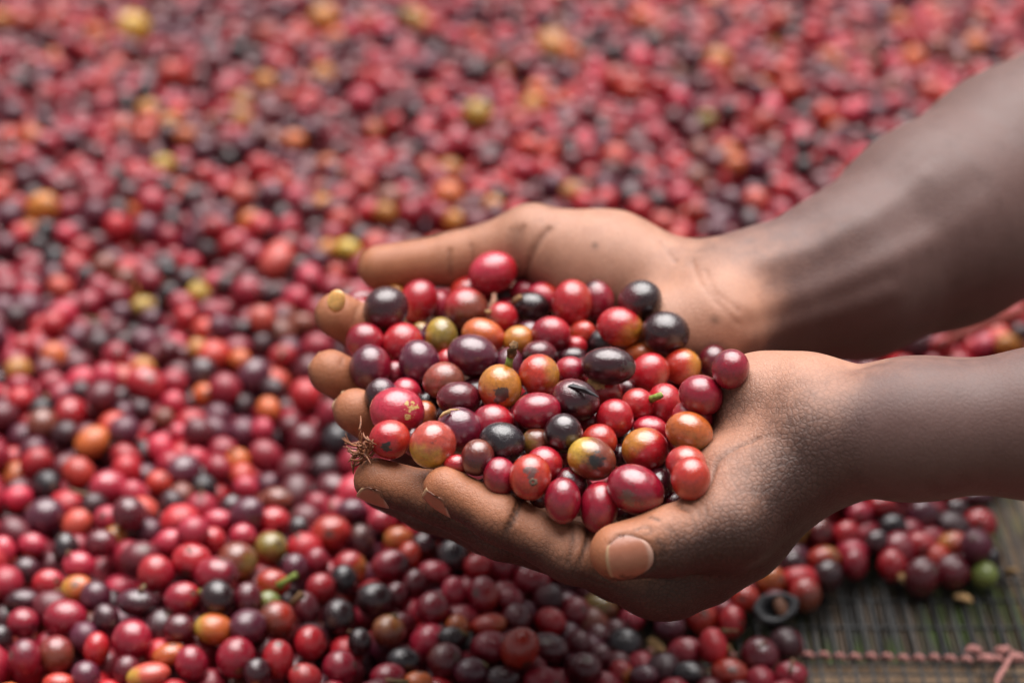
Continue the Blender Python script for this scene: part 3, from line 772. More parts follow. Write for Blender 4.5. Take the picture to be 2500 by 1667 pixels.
# held cherries: u, v, width, height (photo pixels), turn, tint, tint_b, (direction of tint_b in the picture), back, scar, spot, label
HELD = [
 (1202, 668, 116, 92, -14, 'pink', 'red', (.9, -.2), 2, None, None, "large rosy cherry resting against the far thumb, rearmost in the hands"),
 (1150, 718, 100, 86, 5, 'red', 'redorange', (-.9, 0), 3, None, None, "bright red cherry behind the brownish one with a grey scar"),
 (1137, 757, 98, 98, 0, 'brown', 'red', (-.5, .6), 0, (1116, 755, 9.5), None, "brownish red cherry with a large grey scar facing the camera"),
 (941, 756, 106, 104, 15, 'dusk', 'maroon', (.3, -.8), 0, None, None, "glossy purple black cherry beside the topmost fingertip at the left"),
 (1022, 736, 88, 108, 24, 'red', 'crimson', (.2, .6), 1, None, None, "tall bright red cherry right of the purple black one by the fingertip"),
 (1076, 745, 50, 76, 0, 'pink', 'crimson', (0, -.8), 5, None, None, "narrow magenta cherry wedged between a tall red and a brownish one"),
 (1235, 722, 50, 50, 0, 'dusk', 'blue', (0, -.6), 4, None, None, "small dusky cherry under the large rosy one at the back"),
 (1285, 712, 76, 58, 0, 'pink', 'red', (.6, 0), 6, None, None, "half hidden pale pink cherry at the foot of the far palm"),
 (1330, 726, 80, 68, 20, 'pink', 'redorange', (.8, .3), 4, None, None, "pink red cherry between the pale pink one and the scarred red one"),
 (1297, 749, 82, 72, 10, 'black', 'dusk', (0, -.5), 1, None, None, "brownish black cherry with a short dry stalk at its left"),
 (1396, 740, 92, 108, 0, 'red', 'redorange', (.6, .2), 0, (1407, 696, 8), None, "upright red cherry with a tan scar on its crown, at the back"),
 (1457, 733, 80, 96, 0, 'crimson', 'dusk', (-.3, .6), 3, None, None, "dark crimson cherry tucked behind the upright red one with the tan scar"),
 (1225, 776, 72, 70, -30, 'red', 'brown', (-.9, -.2), 0, (1192, 763, 6), None, "small red cherry with a dry tip pointing left"),
 (1078, 822, 74, 88, -8, 'olive', 'yellow', (-.4, .3), 0, (1077, 786, 7), None, "yellow green cherry standing upright, the greenest in the hands"),
 (1030, 814, 48, 52, 0, 'olive', 'gold', (0, .3), 5, None, None, "small olive cherry hidden at the left of the yellow green one"),
 (1181, 820, 102, 76, 20, 'orange', 'redorange', (.8, -.5), 0, (1136, 806, 5), None, "smooth orange cherry lying right of the yellow green one"),
 (1267, 832, 76, 72, 0, 'gold', 'orange', (.8, -.2), 2, None, None, "golden yellow cherry just behind the long brown stalk"),
 (1344, 814, 92, 82, 5, 'crimson', 'red', (.5, .5), 0, (1338, 809, 7), None, "glossy crimson cherry with a dark scar in the middle of its face"),
 (1425, 812, 62, 56, 0, 'redorange', 'orange', (-.5, -.5), 2, (1417, 791, 5), None, "small orange red cherry between a scarred crimson one and a large rosy one"),
 (1513, 797, 110, 88, 15, 'red', 'gold', (.75, -.65), 0, (1552, 822, 6), None, "large rosy cherry with a yellowish end, beside two black ones"),
 (891, 833, 92, 86, 0, 'crimson', 'red', (.6, 0), 1, (907, 797, 7), None, "crimson cherry touching the topmost fingertip from below"),
 (984, 840, 92, 94, 10, 'red', 'crimson', (0, -.8), 0, (956, 814, 5), None, "red cherry with a pale yellow spot at its upper left"),
 (906, 898, 102, 108, 0, 'purple', 'crimson', (.8, .1), 0, None, None, "large wine purple cherry between the upper two fingertips"),
 (909, 850, 48, 34, 0, 'yellow', 'gold', (0, 0), 2, None, None, "yellow cherry peeping over the large wine purple one"),
 (1024, 886, 94, 106, -14, 'purple', 'maroon', (.2, -.4), 0, None, None, "dusky purple cherry left of the biggest wine red one"),
 (1151, 870, 116, 98, 10, 'purple', 'crimson', (-.3, -.6), 0, None, None, "biggest wine red cherry left of the long brown stalk"),
 (1082, 931, 94, 88, 20, 'brown', 'salmon', (-.3, .4), 0, None, None, "dull brown orange cherry below the biggest wine red one"),
 (930, 963, 76, 82, 10, 'dusk', 'purple', (.5, .5), 0, None, (-.4, -.5, .5, .42, 'black'), "small dark purple cherry squeezed by the lowest bare fingertip"),
 (992, 962, 72, 74, 0, 'pink', 'red', (.4, 0), 3, None, None, "pink red cherry behind the broad rosy one near the fingertips"),
 (1243, 893, 74, 88, 0, 'purple', 'maroon', (0, -.5), 4, None, None, "dusky mauve cherry behind the brown stalk"),
 (1221, 946, 98, 106, 0, 'gold', 'redorange', (-.55, -.75), -1, None, (.1, -.32, .9, .36, 'brownspot'), "golden cherry with a long brown stalk and a brown blemish"),
 (1320, 917, 98, 100, -8, 'redorange', 'gold', (.95, .1), -1, None, None, "plain orange red cherry right of the stalked golden one"),
 (1317, 866, 84, 72, 5, 'maroon', 'dusk', (.5, -.5), 2, None, (-.75, -.1, .6, .36, 'brownspot'), "dark maroon cherry with a scuffed brown left side"),
 (1398, 872, 66, 48, 0, 'dusk', 'dusk', (0, 0), 4, None, None, "small flat dark cherry above the little crimson one with a pinhole scar"),
 (1391, 905, 72, 66, 0, 'crimson', 'red', (-.5, .3), 1, (1409, 891, 4.5), None, "little crimson cherry with a pinhole scar left of the big black one"),
 (1405, 845, 54, 48, 0, 'red', 'red', (0, 0), 4, None, None, "small red cherry peeping out above the flat dark one"),
 (1476, 836, 80, 66, 10, 'blue', 'black', (0, -.4), 2, (1474, 834, 6), None, "blue black cherry behind the big black one"),
 (1487, 893, 124, 92, 8, 'dusk', 'black', (.7, -.4), -1, None, (.82, -.1, .55, .40, 'flake'), "big black cherry with flaking skin at its right end"),
 (1572, 863, 90, 54, 5, 'orange', 'gold', (.1, -.2), 3, (1578, 858, 7), None, "orange yellow cherry lying behind the two red ones at the right"),
 (1586, 910, 90, 90, 15, 'red', 'redorange', (.9, -.3), 0, None, None, "red cherry with a pale shoulder right of the big black one"),
 (1666, 893, 88, 86, 0, 'redorange', 'gold', (.8, .3), 0, (1679, 900, 9), None, "orange cherry with a broad scar, right end of its row by the palm"),
 (1562, 733, 102, 92, -8, 'black', 'maroon', (-.8, -.2), 0, (1601, 733, 6), None, "upper of the two black cherries against the far palm"),
 (1624, 811, 106, 96, 5, 'black', 'dusk', (-.2, .3), 0, None, None, "lower of the two black cherries against the far palm"),
 (1742, 881, 74, 78, 0, 'maroon', 'dusk', (-.2, -.5), 1, (1733, 887, 6), None, "dark maroon cherry half behind the rightmost crimson one"),
 (1784, 901, 86, 90, 0, 'crimson', 'purple', (-.3, .3), -1, None, None, "rightmost cherry in the hands, dull crimson, on the heel of the near palm"),
 (1712, 965, 106, 94, 22, 'crimson', 'pink', (0, .3), 0, None, None, "plump crimson cherry leaning on the near palm below the rightmost pair"),
 (972, 1006, 126, 118, 0, 'pink', 'red', (.3, -.6), -1, None, (.45, .1, .8, .24, 'yellowspot'), "broad rosy cherry with yellow flecks, largest at the left end"),
 (951, 1072, 92, 90, -20, 'red', 'redorange', (.7, .4), -2, None, (-.15, -.3, .9, .30, 'blackspot'), "red cherry with a black smudge beside the fibre tuft"),
 (1058, 1084, 104, 110, 14, 'salmon', 'yellow', (-.4, -.85), -2, None, None, "rosy orange cherry with a yellow lower end above the near middle finger"),
 (1007, 1075, 44, 70, 0, 'maroon', 'maroon', (0, 0), 3, None, None, "dark red cherry showing as a sliver between two red ones by the fibre tuft"),
 (1036, 1016, 62, 72, 0, 'orange', 'brown', (.5, 0), 3, None, None, "orange sliver of a cherry behind the broad rosy one"),
 (1118, 975, 106, 82, 8, 'maroon', 'dusk', (.1, -.6), 0, (1125, 962, 9.5), None, "maroon cherry with an oval tan scar on top"),
 (1120, 1049, 106, 102, 0, 'purple', 'crimson', (.5, -.3), 0, (1118, 1003, 9), None, "wine purple cherry capped by a papery ring"),
 (1202, 1037, 98, 92, 20, 'crimson', 'red', (.6, .4), 1, None, None, "crimson cherry right of the one with the papery ring"),
 (1310, 1003, 110, 90, -10, 'crimson', 'crimson', (0, 0), -1, (1349, 983, 5.5), None, "shining wet crimson cherry in the very middle of the pile"),
 (1268, 1020, 56, 76, 0, 'maroon', 'maroon', (0, 0), 3, None, None, "maroon cherry hugging the left side of the shining middle one"),
 (1404, 978, 112, 92, 20, 'dusk', 'maroon', (-.6, .5), -1, None, None, "shrivelled black cherry with a torn flap of skin"),
 (1227, 1083, 106, 90, 10, 'blue', 'black', (-.4, -.2), -1, None, None, "matt blue black cherry near the near index finger"),
 (1167, 1119, 76, 80, 0, 'maroon', 'brown', (.1, .8), -1, (1180, 1095, 6.5), None, "small maroon cherry with a nipple scar left below the blue black one"),
 (1311, 1080, 68, 66, 0, 'brown', 'olive', (-.8, -.2), 2, (1292, 1080, 4.5), None, "olive brown cherry between the blue black one and the bare black one"),
 (1376, 1058, 92, 94, 0, 'black', 'dusk', (0, .4), -1, None, None, "round black cherry with scuffed skin below the shrivelled one"),
 (1463, 1078, 84, 82, 0, 'redorange', 'red', (0, .4), 1, None, None, "bright red cherry behind the brown one with a black patch"),
 (1443, 1118, 116, 98, 24, 'brown', 'yellow', (-.85, .45), -2, (1409, 1094, 5), (.12, -.08, .95, .40, 'black'), "brown and yellow cherry with a large black patch"),
 (1328, 1132, 82, 84, 0, 'red', 'pink', (0, .4), 0, None, None, "red cherry half behind the orange red one with a grey streak"),
 (1296, 1165, 98, 112, 0, 'redorange', 'red', (0, -.5), -2, (1301, 1173, 8), (.02, .35, .9, .34, 'greyspot'), "orange red cherry with a grey streak above its scar"),
 (1221, 1162, 76, 84, 0, 'crimson', 'pink', (.3, .3), -1, None, None, "wrinkled crimson cherry pressed on the near index finger"),
 (1392, 1183, 78, 76, 10, 'maroon', 'crimson', (0, .3), 1, None, (-.1, .4, .8, .36, 'dusk'), "dark maroon cherry with split skin above the index finger knuckle"),
 (1373, 1222, 84, 104, 0, 'crimson', 'purple', (-.2, .2), -2, None, None, "wet purple crimson cherry sitting on the near index finger"),
 (1463, 1238, 92, 124, 8, 'crimson', 'red', (.2, .5), -2, None, None, "long crimson cherry lowest of the pile, above the near thumbnail"),
 (1117, 1132, 62, 46, 0, 'red', 'brown', (.9, 0), 0, None, None, "small red cherry peeping over the near index fingertip"),
 (1550, 1194, 134, 112, 24, 'crimson', 'pink', (-.1, .3), -3, None, (-.22, -.22, .9, .27, 'greyspot'), "largest wet crimson cherry with a grey nick, beside the near thumb"),
 (1608, 1187, 68, 84, 0, 'dusk', 'maroon', (.4, -.3), 1, None, None, "wrinkled dark cherry right of the largest wet crimson one"),
 (1688, 1165, 92, 102, 0, 'redorange', 'red', (-.3, .2), -2, None, None, "orange red cherry with a pale face tucked in the web of the near thumb"),
 (1674, 1131, 94, 80, 0, 'salmon', 'red', (-.8, 0), 0, None, None, "rosy orange cherry just behind the one in the web of the near thumb"),
 (1575, 1098, 106, 100, 0, 'red', 'gold', (-.75, .75), -1, None, None, "rosy cherry with a golden rim left of the orange yellow one"),
 (1681, 1053, 110, 90, 20, 'orange', 'olive', (0, -.75), -1, None, None, "orange yellow cherry with a dimple touching the near palm"),
 (1588, 1050, 86, 66, 10, 'red', 'pink', (0, .5), 2, None, None, "red cherry behind the rosy one with a golden rim"),
 (1690, 1018, 96, 78, 12, 'crimson', 'red', (-.5, .3), 1, (1710, 1000, 7.5), None, "crimson cherry with a grey scar behind the dimpled orange yellow one"),
 (1501, 1021, 90, 92, 0, 'red', 'crimson', (-.2, -.4), 0, (1482, 991, 8), None, "red cherry with a scuffed tan crown right of the shrivelled black one"),
 (1557, 987, 80, 72, 20, 'red', 'salmon', (-.3, .3), 0, None, None, "small red cherry carrying a green stalk"),
 (1622, 989, 80, 94, 0, 'red', 'crimson', (0, -.5), 0, None, None, "clear red cherry behind the tip of the green stalk"),
 (1656, 1226, 68, 48, 0, 'maroon', 'maroon', (0, 0), 2, None, None, "dark wet cherry lowest beside the near thumb knuckle"),
 (1467, 954, 98, 74, 15, 'red', 'brown', (.3, -.4), 2, None, (-.30, .35, .8, .40, 'yellowspot'), "red cherry whose yellow inside shows where it is peeled"),
 (1533, 949, 46, 42, 0, 'maroon', 'maroon', (0, 0), 4, None, None, "small maroon cherry above the one with the green stalk"),
 (1512, 1110, 42, 54, 0, 'dusk', 'dusk', (0, 0), 4, None, None, "grey black cherry in the gap left of the rosy one with a golden rim"),
 (1320, 1214, 52, 48, 0, 'maroon', 'maroon', (0, 0), 3, None, None, "dark wet cherry in the gap above the middle of the index finger"),
 (1527, 1251, 62, 44, 0, 'maroon', 'maroon', (0, 0), 3, None, None, "dark red cherry in the shade under the largest wet one"),
 (1048, 985, 72, 62, 0, 'black', 'black', (0, 0), 6, None, None, "wet black cherry deep in the hollow left of the oval scarred one"),
 (966, 714, 42, 38, 0, 'gold', 'gold', (0, 0), 5, None, None, "tiny golden cherry top showing behind two at the left rear"),
 (967, 915, 52, 64, 0, 'crimson', 'crimson', (0, 0), 4, None, None, "crimson cherry in the gap between two purple ones at the left"),
 (1093, 886, 52, 62, 0, 'red', 'red', (0, 0), 4, None, None, "red cherry in the gap left of the biggest wine red one"),
 (1713, 912, 42, 40, 0, 'orange', 'orange', (0, 0), 5, None, None, "orange cherry sliver under the dark maroon one at the right"),
]
SPOTS = {'black': (.010, .008, .009), 'brownspot': (.060, .024, .014), 'blackspot': (.020, .008, .010), 'greyspot': (.12, .038, .032),
         'flake': (.035, .030, .026), 'yellowspot': (.55, .40, .12), 'dusk': (.06, .02, .03)}

def held_z(u, v):
    b = math.exp(-(((u - 1330) / 330) ** 2 + ((v - 960) / 230) ** 2))
    return 0.1440 + 0.0125 * b - 0.004 * max(0, (v - 1130) / 110.0)

hp, hr, hd, ho = [], [], [], []
for i, r in enumerate(HELD):
    z = held_z(r[0], r[1] + r[3] * 0.15) - 0.0016 * r[8]
    p = at_height(r[0], r[1], z)
    hp.append(p); hd.append(unit(p - np.array((0, 0, CAM_H))))
    hr.append(0.25 * (r[2] + r[3]) * depth_of(p) / FPX)
    ho.append(depth_of(p) + 0.004 * r[8])
hp = resolve(np.array(hp), np.array(hr), np.array(hd), ho, 90, 0.89)
ARMS_BV = [BVHTree.FromPolygons((V_ / 1000.0).tolist(), [tuple(q.vertices) for q in me_.polygons]) for me_, V_ in ((near_me, near_V), (far_me, far_V))]
EYE = Vector((0, 0, CAM_H))
BEHIND = ("near index fingertip", "near thumb knuckle", "middle of the index finger", "shade under the largest", "sliver under the dark maroon")
def before_arms(P):
    """fruit that lies on the palms sits on the skin, not in it"""
    for i, r in enumerate(HELD):
        if any(b in r[11] for b in BEHIND): continue
        best = None
        for fx, fy in ((0, 0), (.55, 0), (-.55, 0), (0, .55), (0, -.55)):
            q = Vector(at_depth(r[0] + fx * r[2] / 2, r[1] + fy * r[3] / 2, depth_of(P[i])))
            d = (q - EYE).normalized()
            for bv_ in ARMS_BV:
                hit = bv_.ray_cast(EYE, d)
                if hit[0] is not None:
                    t = depth_of(np.array(hit[0])) - hr[i] * (.85 if fx == fy == 0 else .45)
                    if t < depth_of(P[i]): best = t if best is None else min(best, t)
        if best is not None: P[i] = at_depth(r[0], r[1], best)
    return P
for _ in range(3):
    hp = resolve(before_arms(hp), np.array(hr), np.array(hd), ho, 40, 0.87)
hp = before_arms(hp)
CHERRY_GROUP = "coffee cherries held in the cupped hands"
held_pos = []
for i, r in enumerate(HELD):
    u, v, w, h, turn, ca, cb, dirb, back, scar, spot, lab = r
    p = hp[i]; t = depth_of(p)
    a, b = 0.5 * w * t / FPX, 0.5 * h * t / FPX
    c = min(0.5 * (a + b), 0.0085)
    th = math.radians(-turn)
    e1 = CAM_R * math.cos(th) + CAM_U * math.sin(th); e2 = -CAM_R * math.sin(th) + CAM_U * math.cos(th)
    rot = Matrix((e1, e2, CAM_B)).transposed()
    rr = np.random.default_rng(100 + i)
    uv_ = lumpy(HI_V, rr, 0.036 if ca not in ('dusk', 'blue', 'maroon') else 0.055) * 1.085
    me = mesh_from("cherry", uv_ * np.array((a, b, c)), HI_F)
    add_unit(me, HI_V)
    o = link("coffee_cherry", me, M_CH, None, label=lab, category="cherry", group=CHERRY_GROUP)
    o.matrix_world = Matrix.Translation(Vector(p)) @ rot.to_4x4()
    loc = lambda dx, dy: (dx * math.cos(th) + dy * math.sin(th), -dx * math.sin(th) + dy * math.cos(th))
    dl = loc(*dirb)
    sp = None
    if spot:
        q = loc(spot[0], spot[1]); sp = (unit((q[0], q[1], spot[2])), spot[3], SPOTS[spot[4]])
    near = min(1.0, max(0.0, (v - 720) / 420.0))
    cherry_props(o, jitter(TINT[ca], .10), jitter(TINT[cb], .10), (dl[0], dl[1], 0.15), stain=rr.uniform(0, .8) * (0.3 + 0.7 * near),
                 gloss=(0.30 + 0.70 * near) * rr.uniform(.6, 1) * (0.35 if ca == 'blue' else 1), spot=sp,
                 pole=unit((*rr.normal(size=2), -.3)) if not scar else (0, 0, -1))
    if scar:
        su, sv, sr_ = scar
        q = loc((su - u) / (0.5 * w), -(sv - v) / (0.5 * h))
        q = loc((su - u) * t / FPX, -(sv - v) * t / FPX); x, y = q[0] / a, q[1] / b
        m = math.hypot(x, y)
        if m > .9: x, y = x / m * .9, y / m * .9
        zc = math.sqrt(max(0.02, 1 - x * x - y * y))
        nrm = Vector((x / a, y / b, zc / c)).normalized()
        so = link("calyx_scar", scar_mesh("scar", sr_ * t / FPX * 1.25), M_SCARY if ca in ('orange', 'yellow', 'gold') or lab.find('pale yellow') >= 0 or cb == 'yellow' else M_SCAR, o)
        so.matrix_local = Matrix.Translation(Vector((x * a, y * b, zc * c)) * 1.0) @ nrm.to_track_quat('Z', 'Y').to_matrix().to_4x4()
    held_pos.append((o, p, (a, b, c), rot, lab))

def held_by(text):
    return next(h_ for h_ in held_pos if text in h_[4])

def add_stem(text, pts, radii, mat, dz=0.0):
    """stalk of a held cherry given along photo pixels at the fruit's own depth"""
    o, p, abc, rot, lab = held_by(text)
    t = depth_of(p) + dz
    w = [at_depth(u, v, t - k) for u, v, k in pts]
    vs_, fs = tube(w, radii, 8)
    inv = o.matrix_world.inverted()
    me = mesh_from("stalk", [inv @ Vector(x) for x in vs_], fs)
    return link("stalk", me, mat, o)

add_stem("long brown stalk and a brown", [(1241, 897, 0), (1243, 884, .001), (1247, 868, .002)], [.0016, .00125, .0013], M_STEM)
add_stem("long brown stalk and a brown", [(1247, 870, .002), (1250, 857, .003), (1254, 845, .004), (1259, 833, .004)], [.0015, .0019, .0017, .0010], M_STEMB)
add_stem("carrying a green stalk", [(1586, 976, .002), (1598, 971, .005), (1610, 966, .006), (1617, 962, .006)], [.0015, .0012, .0012, .0010], M_STEM)
add_stem("short dry stalk", [(1272, 726, .006), (1262, 730, .007), (1249, 741, .007)], [.0012, .0012, .0009], M_STEMB)
add_stem("dry tip pointing left", [(1198, 762, .004), (1190, 761, .004), (1184, 759, .004)], [.0009, .0007, .0004], M_TAN)

# torn skins
def flap(text, outline, dz, mat, name, lift=.0012):
    """curling shred of skin from a ring of photo pixels"""
    o, p, abc, rot, lab = held_by(text)
    t = depth_of(p) - dz
    n = len(outline)
    w = [at_depth(u, v, t - k) for u, v, k in outline]
    c = sum(w) / n
    inv = o.matrix_world.inverted()
    top = [inv @ Vector(x) for x in w] + [inv @ Vector(c - np.array((0, .6, -.8)) * lift)]
    bot = [x - Vector((0, 0, .0004)) for x in top]
    vs_ = top + bot; f = []
    for i in range(n):
        j = (i + 1) % n
        f += [(i, j, n), (n + 1 + j, n + 1 + i, 2 * n + 1), (i, n + 1 + i, n + 1 + j, j)]
    return link(name, mesh_from(name, vs_, f, False), mat, o)
flap("torn flap of skin", [(1400, 936, 0), (1420, 943, .001), (1436, 950, .0025), (1455, 962, .004), (1463, 970, .006), (1448, 966, .005), (1430, 961, .003), (1405, 950, .001), (1385, 941, 0)], .0062, M_HUSK, "skin_flap")
flap("flaking skin at its right", [(1518, 866, 0), (1534, 872, 0), (1546, 888, -.001), (1548, 905, -.001), (1536, 915, 0), (1530, 900, .001), (1520, 885, .001)], .0035, M_HUSK, "skin_flap")
flap("papery ring", [(1096, 998, 0), (1112, 997, .001), (1126, 999, .001), (1138, 1003, 0), (1130, 1006, .001), (1112, 1004, .002), (1098, 1003, .001)], .002, M_TAN, "papery_ring")
add_stem("papery ring", [(1098, 1004, .005), (1084, 1009, .006), (1074, 1019, .006)], [.0007, .0006, .0004], M_TAN)
flap("yellow inside", [(1434, 934, 0), (1448, 925, 0), (1470, 928, .001), (1482, 936, .001), (1468, 948, .002), (1452, 953, .002), (1440, 947, .001)], .0062, M_SCARY, "bare_flesh", .0008)

# fruit packed underneath, seen only through the gaps
FILL_IN = []
rr = np.random.default_rng(5)
tries = 0
allp = [h_[1] for h_ in held_pos]; allr = [float(np.mean(h_[2])) for h_ in held_pos]
while len(FILL_IN) < 46 and tries < 6000:
    tries += 1
    u, v = rr.uniform(880, 1740), rr.uniform(740, 1240)
    if (u < 960 and v > 1100) or v - 1240 > (1300 - u) * .1 or (u < 1150 and v > 1085) or (u > 1650 and v < 850): continue
    z = held_z(u, v) - rr.uniform(.012, .019)
    p = at_height(u, v, z)
    r_ = rr.uniform(.0062, .0074)
    if all(np.linalg.norm(p - q) > .86 * (r_ + s) for q, s in zip(allp, allr)):
        allp.append(p); allr.append(r_); FILL_IN.append((p, r_))
tries = 0
while len(FILL_IN) < 84 and tries < 14000:                 # smaller fruit higher up, in the gaps between the top ones
    tries += 1
    u, v = rr.uniform(900, 1730), rr.uniform(735, 1225)
    if (u < 960 and v > 1095) or v - 1225 > (1300 - u) * .1 or (u < 1150 and v > 1075) or (u > 1650 and v < 850): continue
    p = at_height(u, v, held_z(u, v) - rr.uniform(.005, .013)); r_ = rr.uniform(.0050, .0064)
    if all(np.linalg.norm(p - q) > .84 * (r_ + s) for q, s in zip(allp, allr)):
        allp.append(p); allr.append(r_); FILL_IN.append((p, r_))
held_tree = BVHTree.FromPolygons(np.concatenate([(LO_V * np.array(h_[2]) * 1.02) @ np.array(h_[3]).T + h_[1] for h_ in held_pos]).tolist(),
                                 np.concatenate([LO_F + k * len(LO_V) for k in range(len(held_pos))]).tolist())
def glimpsed(p, r_):
    n = 0
    for dx in (-.8, -.4, 0, .4, .8):
        for dy in (-.8, -.4, 0, .4, .8):
            if dx * dx + dy * dy > .9: continue
            q = Vector(p + r_ * (dx * CAM_R + dy * CAM_U)); d = (q - EYE); L = d.length; d.normalize()
            if held_tree.ray_cast(EYE, d, L)[0] is None and all(b.ray_cast(EYE, d, L)[0] is None for b in ARMS_BV): n += 1
    return n
FILL_SEEN = [f_ for f_ in FILL_IN if glimpsed(*f_) >= 1]
FILL_HID = [f_ for f_ in FILL_IN if glimpsed(*f_) < 1]
print("glimpsed", len(FILL_SEEN), "hidden", len(FILL_HID))
FM = []
for k in range(4):
    v_ = lumpy(MD_V, np.random.default_rng(k + 900), .03)
    me = mesh_from("cherry_body", v_, MD_F); add_unit(me, MD_V); me.materials.append(M_CH); FM.append(me)
def short_held(lab):
    w = lab.replace(',', ' ,').split(' ')
    k = w.index('cherry') if 'cherry' in w else 3
    return ' '.join(x for x in w[max(0, k - 3):k] if x not in ('a', 'the', 'in', ',')) + ' one'
used = {}
allshort = [short_held(r[11]) for r in HELD]
for i, (p, r_) in enumerate(FILL_SEEN):
    k = str(rr.choice(['maroon', 'dusk', 'crimson', 'purple', 'maroon', 'red', 'crimson']))
    u, v = to_pixel(p)
    near_ = min([r for r, s in zip(HELD, allshort) if allshort.count(s) == 1 and len(s.split(' ')) > 2], key=lambda r: math.hypot(r[0] - u, r[1] - v))
    dx, dy = u - near_[0], v - near_[1]
    rel = ('right of' if dx > 0 else 'left of') if abs(dx) > abs(dy) else ('below' if dy > 0 else 'above')
    lab = f"{dict(dusk='dark', purple='dusky purple').get(k, k)} cherry glimpsed deep in the gap {rel} the {short_held(near_[11])}"
    if lab in used: lab = "second " + lab
    used[lab] = 1
    o = link("coffee_cherry", FM[i % 4], None, None, category="cherry", group="cherries glimpsed in the gaps between the held ones", label=lab)
    o.location = p; o.scale = (r_ * .97, r_ * 1.08, r_); o.rotation_euler = rr.uniform(0, 6.28, 3)
    cherry_props(o, jitter(TINT[k]), None, (0, 0, 0), .4, .6)
# ------------------------------------------------------------------ the spread of cherries on the drying net
NET_EDGE = [(1585, 1575), (1660, 1590), (1740, 1572), (1830, 1548), (1880, 1545), (1950, 1512), (2030, 1500), (2110, 1452), (2200, 1452), (2290, 1462), (2400, 1450),
            (2452, 1400), (2440, 1200), (2440, 1130), (2700, 1130), (2900, 1150), (2900, 1900), (2050, 1900), (1990, 1720), (1985, 1600), (1905, 1560), (1830, 1572), (1790, 1605), (1660, 1625), (1590, 1612)]
NET_XY = np.array([at_height(u, v, 0.002)[:2] for u, v in NET_EDGE])

def poly_dist(P, poly):
    """signed distance to a polygon, negative inside"""
    d = np.full(len(P), 1e9); ins = np.zeros(len(P), bool)
    n = len(poly)
    for i in range(n):
        a, b = poly[i], poly[(i + 1) % n]
        e = b - a
        h = np.clip(((P - a) @ e) / (e @ e + 1e-12), 0, 1)
        d = np.minimum(d, np.linalg.norm(P - a - h[:, None] * e, axis=1))
        c = ((a[1] > P[:, 1]) != (b[1] > P[:, 1]))
        with np.errstate(divide='ignore', invalid='ignore'):
            x = (b[0] - a[0]) * (P[:, 1] - a[1]) / (b[1] - a[1]) + a[0]
        ins ^= c & (P[:, 0] < x)
    return np.where(ins, -d, d)

MOUND = at_height(430, 1400, .035)[:2]
def heap_h(P):
    """height of the top fruit's centres above the net"""
    P = np.atleast_2d(P)
    d = np.clip(poly_dist(P, NET_XY), 0, None)
    e = np.clip(d / 0.085, 0, 1); e = e * e * (3 - 2 * e)
    h = 0.0068 + 0.0215 * e
    h += 0.011 * np.exp(-((P[:, 0] - MOUND[0]) ** 2 + (P[:, 1] - MOUND[1]) ** 2) / 0.045 ** 2) * e
    h += e * (0.0028 * np.sin(P[:, 0] * 23 + 1.3) * np.sin(P[:, 1] * 19 + .4) + 0.0018 * np.sin(P[:, 0] * 47 + P[:, 1] * 31))
    return h

